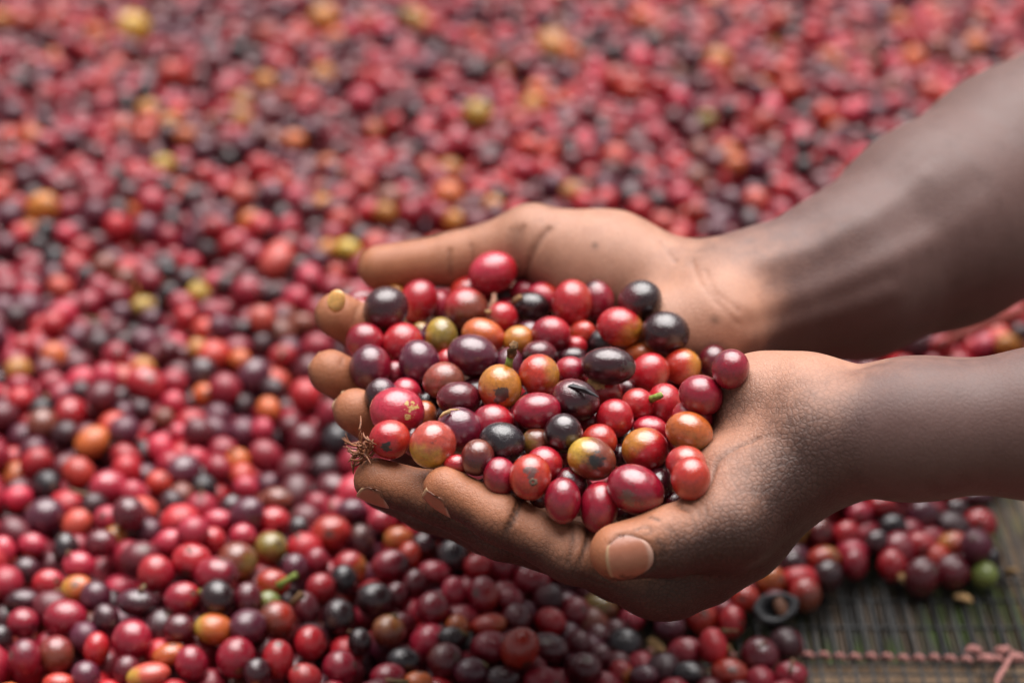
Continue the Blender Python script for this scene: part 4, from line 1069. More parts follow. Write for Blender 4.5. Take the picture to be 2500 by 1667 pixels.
# fruit read off the photograph: u, v, width, height, turn, tint, tint_b, tint_b direction, stalk, landmark label or None
GC = [
 (161,1509,110,95,0,'crimson','pink',(.2,.3),0,None),(137,1597,90,96,0,'brown','crimson',(0,.5),0,"dull brownish pink cherry low at the left, beside a wine red one"),(60,1605,80,96,0,'crimson','purple',(0,.5),0,None),
 (322,1561,100,102,20,'crimson','pink',(.3,.4),0,"large round crimson cherry low in the left foreground"),(381,1400,92,96,0,'red','crimson',(.6,-.3),0,"shiny red cherry on top of the small mound at the left"),
 (467,1369,102,92,-15,'red','crimson',(-.2,-.5),0,"plump red cherry with a tiny yellow fleck on the mound at the left"),(415,1325,80,70,0,'pink','red',(0,-.5),0,None),(337,1470,104,72,5,'dusk','purple',(-.5,.3),0,"long dark purple cherry below the shiny red one on the mound"),
 (444,1460,94,82,-20,'crimson','red',(.6,.2),1,"crimson cherry with a stalk at its right end on the mound"),(579,1370,100,98,35,'brown','olive',(.7,-.5),0,"brown and olive yellow cherry beside the plump red one on the mound"),
 (234,1455,76,78,0,'purple','dusk',(.2,.4),0,None),(117,1423,78,68,-20,'red','pink',(.4,.3),0,None),(187,1437,76,66,-30,'orange','yellow',(-.6,.1),0,"orange and yellow cherry in the left foreground"),(55,1465,88,56,0,'dusk','purple',(.4,.3),0,None),
 (57,1520,78,76,0,'crimson','dusk',(.4,-.5),0,None),(192,1380,82,72,10,'pink','crimson',(0,-.4),0,None),(247,1325,78,66,0,'maroon','crimson',(.5,-.4),0,None),(283,1312,48,46,0,'gold','gold',(0,0),0,"small golden cherry behind a maroon one at the left"),
 (161,1342,66,88,0,'blue','dusk',(.4,.3),0,"grey black shrunken cherry at the left"),(78,1330,62,56,0,'pink','crimson',(0,-.5),0,None),(62,1392,66,62,0,'dusk','purple',(.3,.3),0,None),(260,1510,58,72,-20,'dusk','purple',(.2,.2),0,None),
 (438,1533,78,70,0,'maroon','dusk',(-.2,.2),0,None),(523,1535,100,78,10,'orange','yellow',(-.7,.1),0,"bright orange cherry low in the left foreground"),(413,1598,74,50,-15,'orange','brown',(0,0),0,"dull orange cherry half under a crimson one at the bottom left"),
 (467,1618,82,90,-10,'crimson','pink',(-.2,.2),0,None),(361,1648,112,66,-15,'salmon','yellow',(-.8,-.3),0,"orange pink cherry with a yellow end at the bottom edge"),(575,1604,98,106,10,'crimson','crimson',(0,0),0,"largest crimson cherry at the bottom, left of a brownish red one"),
 (236,1583,58,78,10,'red','redorange',(.4,-.4),0,None),(208,1650,68,72,0,'purple','crimson',(0,-.3),0,None),(309,1634,56,62,0,'maroon','red',(0,0),0,None),(143,1668,62,42,0,'redorange','red',(0,0),0,None),(3,1560,48,62,0,'black','dusk',(0,.3),0,None),(8,1345,60,74,0,'pink','salmon',(0,0),0,None),
 (664,1274,88,74,-10,'red','crimson',(0,-.4),0,"vivid red cherry above the mound, left of the orange red one"),(810,1301,100,90,0,'redorange','red',(.6,-.3),0,"big orange red cherry alone left of the near fingertips"),(661,1337,82,80,0,'olive','redorange',(-.2,-.5),0,"olive and red cherry right of the mound"),
 (667,1423,82,66,15,'redorange','orange',(-.4,-.4),2,"orange red cherry with a bright green stalk"),(604,1462,74,86,0,'maroon','dusk',(0,-.4),0,None),(676,1513,96,96,-20,'brown','redorange',(.6,.5),3,"brownish red cherry with a dry stalk at its top"),(656,1468,38,34,0,'green','yellow',(0,0),0,"small pale green cherry behind the brownish red stalked one"),
 (747,1486,62,86,-15,'maroon','purple',(0,0),0,None),(828,1507,84,96,0,'black','dusk',(-.3,.4),0,None),(914,1462,96,84,0,'black','maroon',(0,-.4),0,"black cherry with a pale sheen beside a small maroon one, foreground centre"),(968,1453,50,56,0,'maroon','dusk',(0,0),0,None),
 (783,1435,70,72,0,'red','crimson',(-.3,.2),0,None),(854,1385,84,84,0,'red','gold',(.8,-.4),0,"red cherry with a golden edge behind a grey black one"),(840,1415,62,70,0,'blue','black',(0,-.3),0,None),(884,1322,60,88,-15,'dusk','brown',(0,.4),0,None),
 (774,1370,52,60,0,'crimson','crimson',(0,0),0,None),(720,1388,62,72,0,'purple','dusk',(0,-.4),0,None),(953,1379,96,78,-10,'crimson','dusk',(.7,.1),0,None),(1000,1358,48,62,0,'redorange','red',(0,0),0,None),(973,1316,64,54,0,'orange','gold',(-.5,-.3),0,"orange cherry close below the near fingertips"),
 (1060,1397,76,56,5,'pink','crimson',(0,-.6),0,None),(1012,1423,52,58,0,'maroon','crimson',(0,0),0,None),(1058,1485,86,86,0,'crimson','dusk',(0,-.4),0,None),(948,1540,86,82,0,'brown','gold',(.1,.5),0,"brown cherry with an orange top, foreground centre"),
 (756,1569,78,88,0,'red','crimson',(-.2,-.3),4,"red cherry with a brown scar, foreground left of centre"),(679,1608,78,98,0,'red','brown',(0,-.2),0,None),(830,1629,88,90,20,'crimson','maroon',(-.2,-.3),0,None),(744,1652,78,66,0,'red','salmon',(0,.3),0,None),(947,1650,84,62,0,'crimson','crimson',(0,0),0,None),
 (985,1614,84,68,0,'blue','black',(0,0),0,"blue black cherry at the bottom, left of centre"),(878,1566,46,52,0,'black','black',(0,0),0,None),(627,1640,58,62,0,'dusk','maroon',(0,0),0,None),(935,1271,72,58,0,'pink','crimson',(0,-.4),0,None),(860,1247,76,58,0,'purple','dusk',(0,-.4),0,None),
 (676,1218,74,56,0,'brown','red',(0,0),0,None),(565,1240,58,62,0,'dusk','blue',(0,-.4),0,None),(533,1272,70,56,0,'pink','crimson',(0,-.4),0,None),(518,1318,58,58,0,'red','red',(0,0),0,None),(592,1308,56,54,0,'pink','pink',(0,0),0,None),(729,1295,50,62,0,'black','dusk',(0,0),0,None),
 (1027,1290,60,56,0,'pink','purple',(0,-.4),0,None),(1179,1452,80,94,0,'crimson','redorange',(.7,0),0,"crimson cherry with an orange side, below the middle of the near hand"),(1106,1444,54,66,0,'pink','crimson',(0,-.4),0,None),(1166,1382,56,50,0,'red','red',(.3,-.3),0,None),(1244,1462,54,44,0,'crimson','pink',(0,.3),0,None),
 (1260,1509,74,74,0,'maroon','crimson',(-.2,.3),0,None),(1298,1416,96,80,10,'crimson','maroon',(.3,-.3),0,None),(1223,1380,72,86,0,'crimson','pink',(0,.4),0,None),(1343,1517,76,70,0,'red','crimson',(0,0),0,None),(1400,1494,84,78,0,'crimson','maroon',(0,-.4),0,None),
 (1467,1481,90,66,10,'olive','brown',(.6,-.2),0,"olive brown cherry under the knuckles of the near hand"),(1200,1582,108,86,10,'crimson','maroon',(-.2,-.4),0,"wide crimson cherry at the bottom in front of a red orange one"),(1192,1525,82,50,-10,'redorange','orange',(.6,0),0,"red orange cherry behind the wide crimson one at the bottom"),
 (1088,1613,94,92,10,'maroon','brown',(-.2,.2),0,None),(1337,1584,108,82,10,'maroon','dusk',(.4,.2),0,"wide maroon cherry with a pale glint at the bottom centre"),(1415,1571,52,58,0,'maroon','dusk',(0,0),4,None),(1150,1641,88,76,15,'purple','maroon',(0,0),0,None),(1226,1657,90,62,0,'dusk','purple',(0,0),0,None),
 (1524,1577,94,94,0,'blue','black',(0,-.2),0,"large grey black cherry at the bottom, right of centre"),(1540,1512,54,50,0,'pink','crimson',(0,-.4),0,None),(1426,1634,94,86,15,'maroon','dusk',(0,0),0,None),(1465,1602,48,50,0,'maroon','maroon',(0,0),0,None),(1516,1641,44,48,0,'red','gold',(.7,-.4),0,None),
 (1571,1650,62,48,0,'purple','dusk',(0,0),0,None),(1117,1530,42,44,0,'orange','redorange',(0,0),0,None),(1101,1556,52,42,0,'black','black',(0,0),0,None),(1020,1664,52,38,0,'orange','redorange',(0,0),0,None),(1104,1358,78,86,0,'blue','dusk',(-.3,.4),0,None),(1034,1333,60,60,0,'dusk','redorange',(.2,-.5),0,None),
 (1459,1553,56,52,0,'maroon','maroon',(0,0),0,None),
 (1635,1532,78,68,0,'purple','maroon',(0,-.3),0,None),(1713,1506,76,86,0,'redorange','red',(-.4,-.4),0,"orange red cherry just under the knuckle of the near hand"),(1785,1519,66,86,10,'red','crimson',(0,-.3),0,"upright red cherry left of the split black husk"),(1819,1460,66,62,0,'redorange','red',(0,0),0,"small orange red cherry behind the split black husk"),
 (1881,1416,76,74,0,'orange','gold',(-.4,.3),4,"orange cherry with a dark scar, right of the near hand"),(1965,1452,82,86,10,'brown','red',(-.2,.5),0,"brown red cherry right of the split black husk"),(1936,1379,58,64,0,'dusk','purple',(0,0),0,None),(2011,1363,82,60,0,'redorange','gold',(.7,.2),0,"orange and gold cherry behind a grey purple one under the near arm"),
 (2022,1405,76,80,20,'dusk','purple',(0,-.3),0,"grey purple cherry in front of the orange and gold one under the near arm"),(2087,1377,62,76,0,'crimson','maroon',(0,-.3),0,None),(2001,1299,62,68,0,'maroon','brown',(0,.4),0,None),(2068,1304,60,62,0,'red','crimson',(0,-.4),0,None),
 (1674,1595,98,82,-10,'crimson','red',(0,.3),0,"crimson cherry on the bare strip of net, behind a black one"),(1679,1644,94,66,-10,'blue','black',(0,0),0,"grey black cherry at the bottom edge beside the bare net"),(1780,1641,94,72,10,'redorange','brown',(.4,0),0,"orange red cherry at the bottom edge beside the pink cord"),(1856,1603,98,100,0,'maroon','purple',(.3,-.3),0,"pointed maroon cherry where the pink cord begins"),
 (1931,1649,88,74,10,'crimson','maroon',(.3,-.3),0,"crimson cherry at the bottom edge, last one before the bare net"),(1938,1295,52,92,-25,'olive','gold',(0,.4),0,"olive yellow cherry touching the outline of the near wrist"),(1873,1356,72,62,0,'brown','red',(.3,.3),0,None),(1824,1390,62,72,0,'red','crimson',(0,0),0,None),(1762,1442,82,62,0,'crimson','red',(0,0),0,None),
 (2097,1254,60,54,0,'pink','crimson',(0,-.4),0,None),(2004,1248,68,48,0,'maroon','crimson',(0,0),0,None),(2180,1286,68,60,0,'blue','dusk',(0,0),0,"grey black cherry under the near forearm"),(2141,1325,62,60,0,'dusk','purple',(0,0),0,None),(2248,1331,78,68,0,'red','crimson',(0,-.3),0,"red cherry left of a yellow and rose one under the near forearm"),
 (2329,1328,80,62,0,'salmon','gold',(-.8,.1),0,"yellow and rose cherry under the near forearm"),(2254,1257,76,84,-20,'purple','maroon',(0,-.3),0,None),(2391,1280,86,80,0,'red','crimson',(0,-.3),0,"large red cherry, rightmost under the near forearm"),(2326,1394,92,86,0,'maroon','crimson',(-.4,-.2),0,"dark maroon cherry left of the green one on the net"),
 (2412,1361,62,60,0,'blue','black',(0,0),0,"black cherry behind the green one on the net"),(2403,1402,60,60,0,'green','green',(0,0),0,"round green unripe cherry on the net at the right"),(2178,1379,74,82,10,'red','crimson',(0,-.3),5,"red cherry with a tan tip at the edge of the bare net"),(2386,1213,72,44,0,'purple','maroon',(0,0),0,None),(2153,1233,68,52,0,'red','crimson',(0,0),0,None),(2335,1245,52,50,0,'dusk','purple',(0,0),0,None),
]
# colours of the fruit farther off that stand out through the blur: u, v, size, tint
FAR = [(45,905,68,'gold'),(135,875,66,'orange'),(350,900,52,'gold'),(300,925,76,'salmon'),(500,965,56,'orange'),(225,1080,80,'orange'),(655,1000,56,'orange'),(580,1130,60,'orange'),(592,1160,50,'redorange'),(172,1010,84,'red'),
 (100,1000,56,'blue'),(290,975,60,'dusk'),(525,1050,70,'purple'),(310,1150,80,'red'),(387,1180,60,'redorange'),(330,1210,74,'pink'),(115,1185,76,'blue'),(265,1265,74,'pink'),(192,1155,74,'redorange'),(485,855,48,'gold'),(586,880,50,'orange'),
 (480,1120,58,'pink'),(392,1095,56,'pink'),(50,975,62,'red'),(345,1000,50,'dusk'),(425,985,58,'pink'),(130,940,60,'crimson'),(200,955,54,'dusk'),(440,1060,56,'pink'),(230,1235,60,'dusk'),(45,1215,58,'pink'),(420,1235,60,'dusk'),(500,1190,54,'blue'),(600,1190,60,'pink'),
 (105,510,78,'gold'),(285,555,66,'red'),(372,495,72,'pink'),(400,405,56,'yellow'),(502,432,60,'red'),(610,545,62,'orange'),(675,642,78,'salmon'),(485,715,56,'yellow'),(350,748,48,'yellow'),(145,700,58,'salmon'),(70,715,60,'pink'),(215,675,60,'dusk'),
 (410,665,52,'blue'),(412,720,56,'blue'),(500,805,52,'redorange'),(455,775,58,'red'),(555,700,62,'dusk'),(600,805,58,'dusk'),(300,840,58,'dusk'),(40,775,60,'dusk'),(130,790,66,'red'),(60,850,64,'red'),(665,720,50,'dusk'),(740,790,48,'brown'),(370,780,56,'purple'),(640,840,48,'dusk'),
 (50,575,52,'red'),(165,575,56,'pink'),(200,610,54,'red'),(95,600,46,'black'),(490,565,56,'purple'),(560,600,52,'red'),(630,480,52,'dusk'),(690,450,56,'redorange'),(720,480,50,'pink'),(420,540,52,'dusk'),(790,500,50,'gold'),(800,610,50,'gold'),(820,670,52,'redorange'),
 (325,75,84,'yellow'),(790,48,72,'gold'),(1167,280,74,'yellow'),(1347,115,78,'gold'),(1005,45,60,'olive'),(1105,95,60,'pink'),(590,295,52,'gold'),(455,335,56,'orange'),(360,270,56,'gold'),(720,345,54,'orange'),(850,610,56,'yellow'),(1565,50,56,'orange'),
 (1755,150,60,'gold'),(1925,225,66,'redorange'),(2015,280,60,'redorange'),(2230,145,62,'orange'),(2380,112,58,'orange'),(1725,296,46,'olive'),(1600,330,58,'pink'),(1395,470,48,'gold'),(1845,490,68,'salmon'),(1340,370,54,'redorange'),(1392,362,50,'black'),(1090,190,64,'red'),
 (1260,290,56,'redorange'),(1310,220,50,'orange'),(60,60,70,'salmon'),(215,130,60,'red'),(420,180,66,'redorange'),(650,90,60,'salmon'),(120,230,50,'red'),(310,250,46,'black'),(285,430,50,'black'),(560,390,48,'black'),(1020,280,54,'black'),(960,300,52,'red'),(1960,410,58,'black'),(1960,360,54,'dusk'),
 (1620,545,60,'redorange'),(1700,520,56,'redorange'),(1660,480,60,'pink'),(1560,510,62,'red'),(1750,560,58,'purple'),(1650,590,52,'salmon'),(2090,430,60,'redorange'),(1910,460,56,'red'),(2270,225,62,'salmon'),(1980,90,60,'red'),(1560,150,60,'pink'),(900,60,60,'salmon'),(1030,60,50,'gold'),
 (700,560,54,'pink'),(590,250,48,'gold'),(2302,846,58,'red'),(2404,842,60,'pink'),(2460,846,56,'gold'),(2490,815,50,'dusk'),(940,520,50,'gold'),(1110,540,50,'gold'),(1040,500,54,'pink'),(900,520,56,'red'),(300,1010,44,'purple'),(640,1050,50,'pink'),(665,950,50,'dusk'),(690,870,56,'red')]

def place_fixed(rows):
    out = []
    for r in rows:
        u, v, w, h = r[0], r[1], r[2], r[3]
        z = 0.03
        for _ in range(8):
            z = float(heap_h(at_height(u, v, z)[:2])[0])
        p = at_height(u, v, z)
        s = 0.25 * (w + h) * depth_of(p) / FPX
        if s < 0.0064: s = 0.5 * (s + 0.0064)
        p = at_height(u, v, max(s * .95, z))
        out.append((p, s))
    return out
fix = place_fixed(GC); far = place_fixed([(a, b, c, c) for a, b, c, d in FAR])
PF = np.array([p for p, s in fix + far]); RF = np.array([s for p, s in fix + far])
PF = resolve(PF, RF, np.array([unit(p - np.array((0, 0, CAM_H))) for p in PF]), [depth_of(p) for p in PF], 50, 0.90)
PF[:, 2] = np.maximum(PF[:, 2], RF * 0.9)

def near_pairs(P, c):
    ijk = np.floor((P - P.min(0)) / c).astype(np.int64) + 1
    nk, nj = ijk[:, 2].max() + 3, ijk[:, 1].max() + 3
    key = (ijk[:, 0] * nj + ijk[:, 1]) * nk + ijk[:, 2]
    od = np.argsort(key, kind='stable'); ks = key[od]
    I_, J_ = [], []
    ar = np.arange(len(P))
    for di, dj, dk in [(a, b, e) for a in (0, 1) for b in (-1, 0, 1) for e in (-1, 0, 1) if (a, b, e) >= (0, 0, 0)]:
        tk = key + (di * nj + dj) * nk + dk
        lo, hi = np.searchsorted(ks, tk, 'left'), np.searchsorted(ks, tk, 'right')
        cnt = hi - lo
        I = np.repeat(ar, cnt)
        st = np.repeat(lo - np.concatenate([[0], np.cumsum(cnt)[:-1]]), cnt)
        J = od[st + np.arange(len(I))]
        if (di, dj, dk) == (0, 0, 0):
            m = I < J; I, J = I[m], J[m]
        I_.append(I); J_.append(J)
    return np.concatenate(I_), np.concatenate(J_)

gr = np.random.default_rng(11)
def in_field(P):
    y = P[:, 1]
    return (np.abs(P[:, 0] + 0.0) < 0.17 + 0.30 * y) & (y > 0.40) & (y < 1.75)
N0 = 30000
C = np.stack([gr.uniform(-.72, .72, N0), gr.uniform(.40, 1.75, N0)], 1)
C = C[in_field(C)]
C = C[poly_dist(C, NET_XY) > 0.004]
H0 = heap_h(C)
# as many as fill the heap: keep with a chance that follows its depth
dens = np.clip(H0 + 0.006, 0, None) * 0.60 / (4 / 3 * math.pi * 0.0072 ** 3)
area_per = 1.35 * 1.44 / N0
keep = gr.uniform(size=len(C)) < np.clip(dens * area_per, 0, 1)
C, H0 = C[keep], H0[keep]
RG = gr.normal(.0071, .0006, len(C)).clip(.0056, .0084)
PG = np.concatenate([C, (gr.uniform(0, 1, len(C)) * (H0 + .004))[:, None]], 1)
nf = len(PF)
P = np.concatenate([PF, PG]); R = np.concatenate([RF, RG])
mob = np.ones(len(P)); mob[:nf] = 0
for it in range(64):
    if it % 4 == 0: I, J = near_pairs(P, 0.0195)
    d = P[J] - P[I]
    L = np.linalg.norm(d, axis=1) + 1e-9
    need = 0.955 * (R[I] + R[J]) - L
    m = need > 0
    i, j, c = I[m], J[m], (d[m] / L[m][:, None]) * (need[m])[:, None]
    wi, wj = mob[i], mob[j]; ws = np.maximum(wi + wj, 1e-6)
    mv = np.zeros_like(P); cn = np.zeros(len(P))
    for k in range(3):
        mv[:, k] = np.bincount(j, c[:, k] * wj / ws, len(P)) - np.bincount(i, c[:, k] * wi / ws, len(P))
    cn = np.bincount(i, minlength=len(P)) + np.bincount(j, minlength=len(P))
    P += mv / np.maximum(1, cn * 0.45)[:, None] * mob[:, None]
    if it < 50: P[nf:, 2] -= 0.00035
    P[nf:, 2] = np.maximum(P[nf:, 2], R[nf:] * .95)
okm = np.ones(len(P), bool)
okm[nf:] = poly_dist(P[nf:, :2], NET_XY) > 0.003
okm[nf:] &= P[nf:, 2] < heap_h(P[nf:, :2]) + 0.010
# nothing that rolled in front of a fruit read off the photograph
px = np.array([to_pixel(p) for p in P]); tz = np.array([depth_of(p) for p in P])
for k in range(nf):
    rp = R[k] * FPX / tz[k]
    dd = np.hypot(px[:, 0] - px[k, 0], px[:, 1] - px[k, 1])
    bad = (dd < rp * 1.02) & (tz < tz[k] + .002)
    bad[:nf] = False
    okm &= ~bad
P, R, px, tz = P[okm], R[okm], px[okm], tz[okm]
nall = len(P)

MIX = ['red'] * 15 + ['crimson'] * 28 + ['maroon'] * 30 + ['purple'] * 18 + ['dusk'] * 9 + ['black'] * 2 + ['blue'] * 1 + ['redorange'] * 4 + ['orange'] * 2 + ['gold'] * 1 + ['brown'] * 5 + ['pink'] * 9 + ['salmon'] * 2
tint = [None] * nall; tint2 = [None] * nall; tdir = np.zeros((nall, 3))
for k in range(nall):
    if k < len(GC):
        ca, cb, db = GC[k][5], GC[k][6], GC[k][7]
        tdir[k] = db[0] * CAM_R + db[1] * CAM_U + .15 * CAM_B
    elif k < nf:
        ca = FAR[k - len(GC)][3]; cb = ca
    else:
        ca = MIX[gr.integers(len(MIX))]; cb = MIX[gr.integers(len(MIX))] if gr.uniform() < .25 else ca
        tdir[k] = gr.normal(size=3) * .5
    tint[k], tint2[k] = ca, cb

# which fruit is seen: rays from the lens against fruit and arms
def ball_bvh():
    V = (P[:, None, :] + XL_V[None] * R[:, None, None]).reshape(-1, 3)
    F = (XL_F[None] + (np.arange(nall) * len(XL_V))[:, None, None]).reshape(-1, 3)
    return BVHTree.FromPolygons(V.tolist(), F.tolist())
near_side = np.where((px[:, 1] > 760) & (px[:, 1] < 1720) & (px[:, 0] > -40) & (px[:, 0] < 2540))[0]
bv = ball_bvh(); nfc = len(XL_F)
arms_bv = [BVHTree.FromPolygons(V_ / 1000.0, [tuple(p.vertices) for p in me_.polygons]) for me_, V_ in ((near_me, near_V), (far_me, far_V))]
eye = Vector((0, 0, CAM_H))
seen = np.zeros(nall)
for k in near_side:
    c = 0
    for dx, dy in ((0, 0), (.5, 0), (-.5, 0), (0, .5), (0, -.5), (.4, .4), (-.4, .4), (.4, -.4), (-.4, -.4)):
        q = Vector(P[k] + R[k] * (dx * CAM_R + dy * CAM_U))
        d = (q - eye).normalized()
        hit = bv.ray_cast(eye, d)
        if hit[0] is None or hit[2] // nfc != k: continue
        uu, vv = to_pixel(np.array(hit[0]))
        if not (0 <= uu <= 2500 and 0 <= vv <= 1667): continue
        if any(b.ray_cast(eye, d)[0] is not None for b in arms_bv): continue
        c += 1
    seen[k] = c / 9.0 * (R[k] * FPX / tz[k]) ** 2
order = sorted([k for k in near_side if seen[k] > 0], key=lambda k: -seen[k])
n_single = 297 - len(HELD) - len(FILL_SEEN)
single = [k for k in range(len(GC)) if seen[k] > 0]
chosen = set(single)
for k in order:
    if len(single) >= n_single: break
    if k not in chosen: single.append(k); chosen.add(k)

# the rest of the spread: one heap of fruit nobody could count
rest = np.array([k for k in range(nall) if k not in chosen])
vv_, ff_, uu_, sd_, ta_, tb_, td_ = [], [], [], [], [], [], []
base = 0
lodv = [(lumpy(LO_V, np.random.default_rng(s), .035), LO_V, LO_F) for s in range(6)]
todo = [(k, P[k], R[k], tint[k], tint2[k], tdir[k]) for k in rest]
todo += [(k, p_, r_, t_, t_, np.zeros(3)) for k, ((p_, r_), t_) in enumerate(zip(FILL_HID, ['maroon', 'crimson', 'dusk', 'red', 'black', 'purple'] * 20))]
for k, Pk, Rk, tk, tk2, tdk in todo:
    v0, u0, f0 = lodv[k % 6]
    s = gr.uniform(.92, 1.06, 3) * Rk * np.array((1, 1, gr.uniform(1.0, 1.25)))
    q = Quaternion(gr.normal(size=4)).normalized().to_matrix()
    M = np.array(q)
    vv_.append((v0 * s) @ M.T + Pk); uu_.append(u0); ff_.append(f0 + base); base += len(v0)
    n = len(v0)
    sd_.append(np.full(n, gr.uniform(0, 40))); td_.append(np.tile(tdk @ M, (n, 1)))
    ta_.append(np.tile((*jitter(TINT[tk]), 1), (n, 1))); tb_.append(np.tile((*jitter(TINT[tk2]), 1), (n, 1)))
heap = fast_mesh("cherry_heap", np.concatenate(vv_), np.concatenate(ff_))
add_unit(heap, np.concatenate(uu_))
at = heap.attributes.new("seed", 'FLOAT', 'POINT'); at.data.foreach_set("value", np.concatenate(sd_).astype(np.float32))
at = heap.attributes.new("tint_dir", 'FLOAT_VECTOR', 'POINT'); at.data.foreach_set("vector", np.concatenate(td_).astype(np.float32).ravel())
for nm, arr in (("tint_a", ta_), ("tint_b", tb_)):
    at = heap.color_attributes.new(nm, 'FLOAT_COLOR', 'POINT'); at.data.foreach_set("color", np.concatenate(arr).astype(np.float32).ravel())
link("cherry_heap", heap, M_HEAP, None, kind="stuff", label="wide blurred spread of red coffee cherries covering the drying bed", category="cherries")

# single fruit of the foreground
GM = []
for k in range(7):
    v_ = lumpy(MD_V, np.random.default_rng(k + 500), .034)
    me = mesh_from("cherry_body", v_, MD_F); add_unit(me, MD_V); me.materials.append(M_CH); GM.append(me)
GROUND_GROUP = "coffee cherries lying on the drying bed"
g_obj = {}
for n, k in enumerate(single):
    o = link("coffee_cherry", GM[n % 7], None, None, category="cherry", group=GROUND_GROUP)
    if k < len(GC):
        w, h, turn = GC[k][2], GC[k][3], GC[k][4]
        a, b = R[k] * 2 * w / (w + h), R[k] * 2 * h / (w + h)
        th = math.radians(-turn)
        e1 = CAM_R * math.cos(th) + CAM_U * math.sin(th); e2 = -CAM_R * math.sin(th) + CAM_U * math.cos(th)
        rot = Matrix((e1, e2, CAM_B)).transposed(); sc = (a, b, min(a, b, .0085) if max(a, b) / min(a, b) < 1.25 else (a + b) / 2)
    else:
        rot = Quaternion(gr.normal(size=4)).normalized().to_matrix()
        s = gr.uniform(.94, 1.05, 3); s[2] *= gr.uniform(1.0, 1.22); sc = tuple(float(x) for x in s * R[k])
    o.matrix_world = Matrix.Translation(Vector(P[k])) @ rot.to_4x4() @ Matrix.Diagonal((*sc, 1))
    dl = rot.inverted() @ Vector(tdir[k])
    cherry_props(o, jitter(TINT[tint[k]], .12), jitter(TINT[tint2[k]], .12), dl, gr.uniform(0, .7), gr.uniform(.05, .45))
    g_obj[k] = o

WORD = {'red': 'red', 'crimson': 'crimson', 'maroon': 'maroon', 'purple': 'dusky purple', 'dusk': 'dark plum', 'black': 'black', 'blue': 'blue black', 'orange': 'orange',
        'redorange': 'orange red', 'gold': 'golden', 'yellow': 'yellow', 'olive': 'olive', 'brown': 'brown', 'pink': 'rosy', 'salmon': 'salmon', 'green': 'green'}
marks = [(k, GC[k][9]) for k in single if k < len(GC) and GC[k][9]]
for k, lab in marks: g_obj[k]["label"] = lab
SHORT = [("dull brownish pink", "dull brownish pink one"), ("large round crimson", "large round crimson one at lower left"), ("shiny red cherry on top", "shiny red one on the mound"),
 ("tiny yellow fleck", "red one with a yellow fleck"), ("long dark purple", "long dark purple one"), ("stalk at its right end", "stalked crimson one on the mound"), ("brown and olive yellow", "brown and olive yellow one"),
 ("orange and yellow cherry in", "orange and yellow one at left"), ("small golden cherry behind", "small golden one at left"), ("grey black shrunken", "grey black shrunken one"), ("bright orange cherry low", "bright orange one low at left"),
 ("dull orange cherry half", "dull orange one at bottom left"), ("orange pink cherry with a yellow", "orange pink one at the bottom edge"), ("largest crimson cherry", "largest crimson one at the bottom"), ("vivid red cherry", "vivid red one above the mound"),
 ("big orange red", "big orange red one"), ("olive and red", "olive and red one"), ("bright green stalk", "green stalked orange red one"), ("dry stalk at its top", "dry stalked brownish red one"), ("small pale green", "small pale green one"),
 ("pale sheen", "black one with a pale sheen"), ("golden edge", "red one with a golden edge"), ("close below the near fingertips", "orange one below the near fingertips"), ("orange top", "brown one with an orange top"), ("brown scar, foreground", "red one with a brown scar"),
 ("blue black cherry at the bottom", "blue black one at the bottom"), ("orange side", "crimson one with an orange side"), ("olive brown cherry under", "olive brown one under the knuckles"), ("wide crimson cherry at", "wide crimson one at the bottom"),
 ("red orange cherry behind", "red orange one behind the wide crimson"), ("wide maroon", "wide maroon one"), ("large grey black cherry at", "large grey black one"), ("just under the knuckle", "orange red one under the knuckle"), ("upright red cherry left", "upright red one beside the husk"),
 ("small orange red cherry behind the split", "orange red one behind the husk"), ("orange cherry with a dark scar", "dark scarred orange one"), ("brown red cherry right", "brown red one beside the husk"), ("orange and gold cherry behind", "orange and gold one"), ("grey purple cherry in front", "grey purple one"),
 ("bare strip of net", "crimson one on the bare strip"), ("grey black cherry at the bottom edge", "grey black one beside the bare net"), ("orange red cherry at the bottom edge", "orange red one by the pink cord"), ("pointed maroon", "pointed maroon one"), ("last one before", "crimson one last before the bare net"),
 ("grey black cherry under the near forearm", "grey black one under the forearm"), ("left of a yellow and rose", "red one beside the yellow and rose one"), ("yellow and rose cherry under", "yellow and rose one"), ("rightmost under", "large red one rightmost under the forearm"),
 ("dark maroon cherry left of the green", "dark maroon one beside the green one"), ("black cherry behind the green", "black one behind the green one"), ("round green", "green one on the net"), ("tan tip", "red one with a tan tip")]
def short(lab):
    return next((s for key, s in SHORT if key in lab), lab)
ORD = ['', 'second ', 'third ', 'fourth ', 'fifth ', 'sixth ', 'seventh ', 'eighth ', 'ninth ', 'tenth ', 'eleventh ', 'twelfth ', 'thirteenth ']
buckets = {}
for k in single:
    if k in dict(marks): continue
    best = min(marks, key=lambda m_: np.hypot(px[m_[0], 0] - px[k, 0], px[m_[0], 1] - px[k, 1]))
    dx, dy = px[k] - px[best[0]]
    rel = ('right of' if dx > 0 else 'left of') if abs(dx) > abs(dy) * 1.1 else ('below' if dy > 0 else 'above')
    buckets.setdefault((WORD[tint[k]], rel, best[1]), []).append((math.hypot(dx, dy), k))
for (wd, rel, lab), L in buckets.items():
    L.sort()
    for n, (d_, k) in enumerate(L):
        s = f"{ORD[min(n, 12)]}nearest {wd} cherry {rel} the {short(lab)}" if len(L) > 1 else f"{wd} cherry lying {rel} the {short(lab)}"
        g_obj[k]["label"] = s

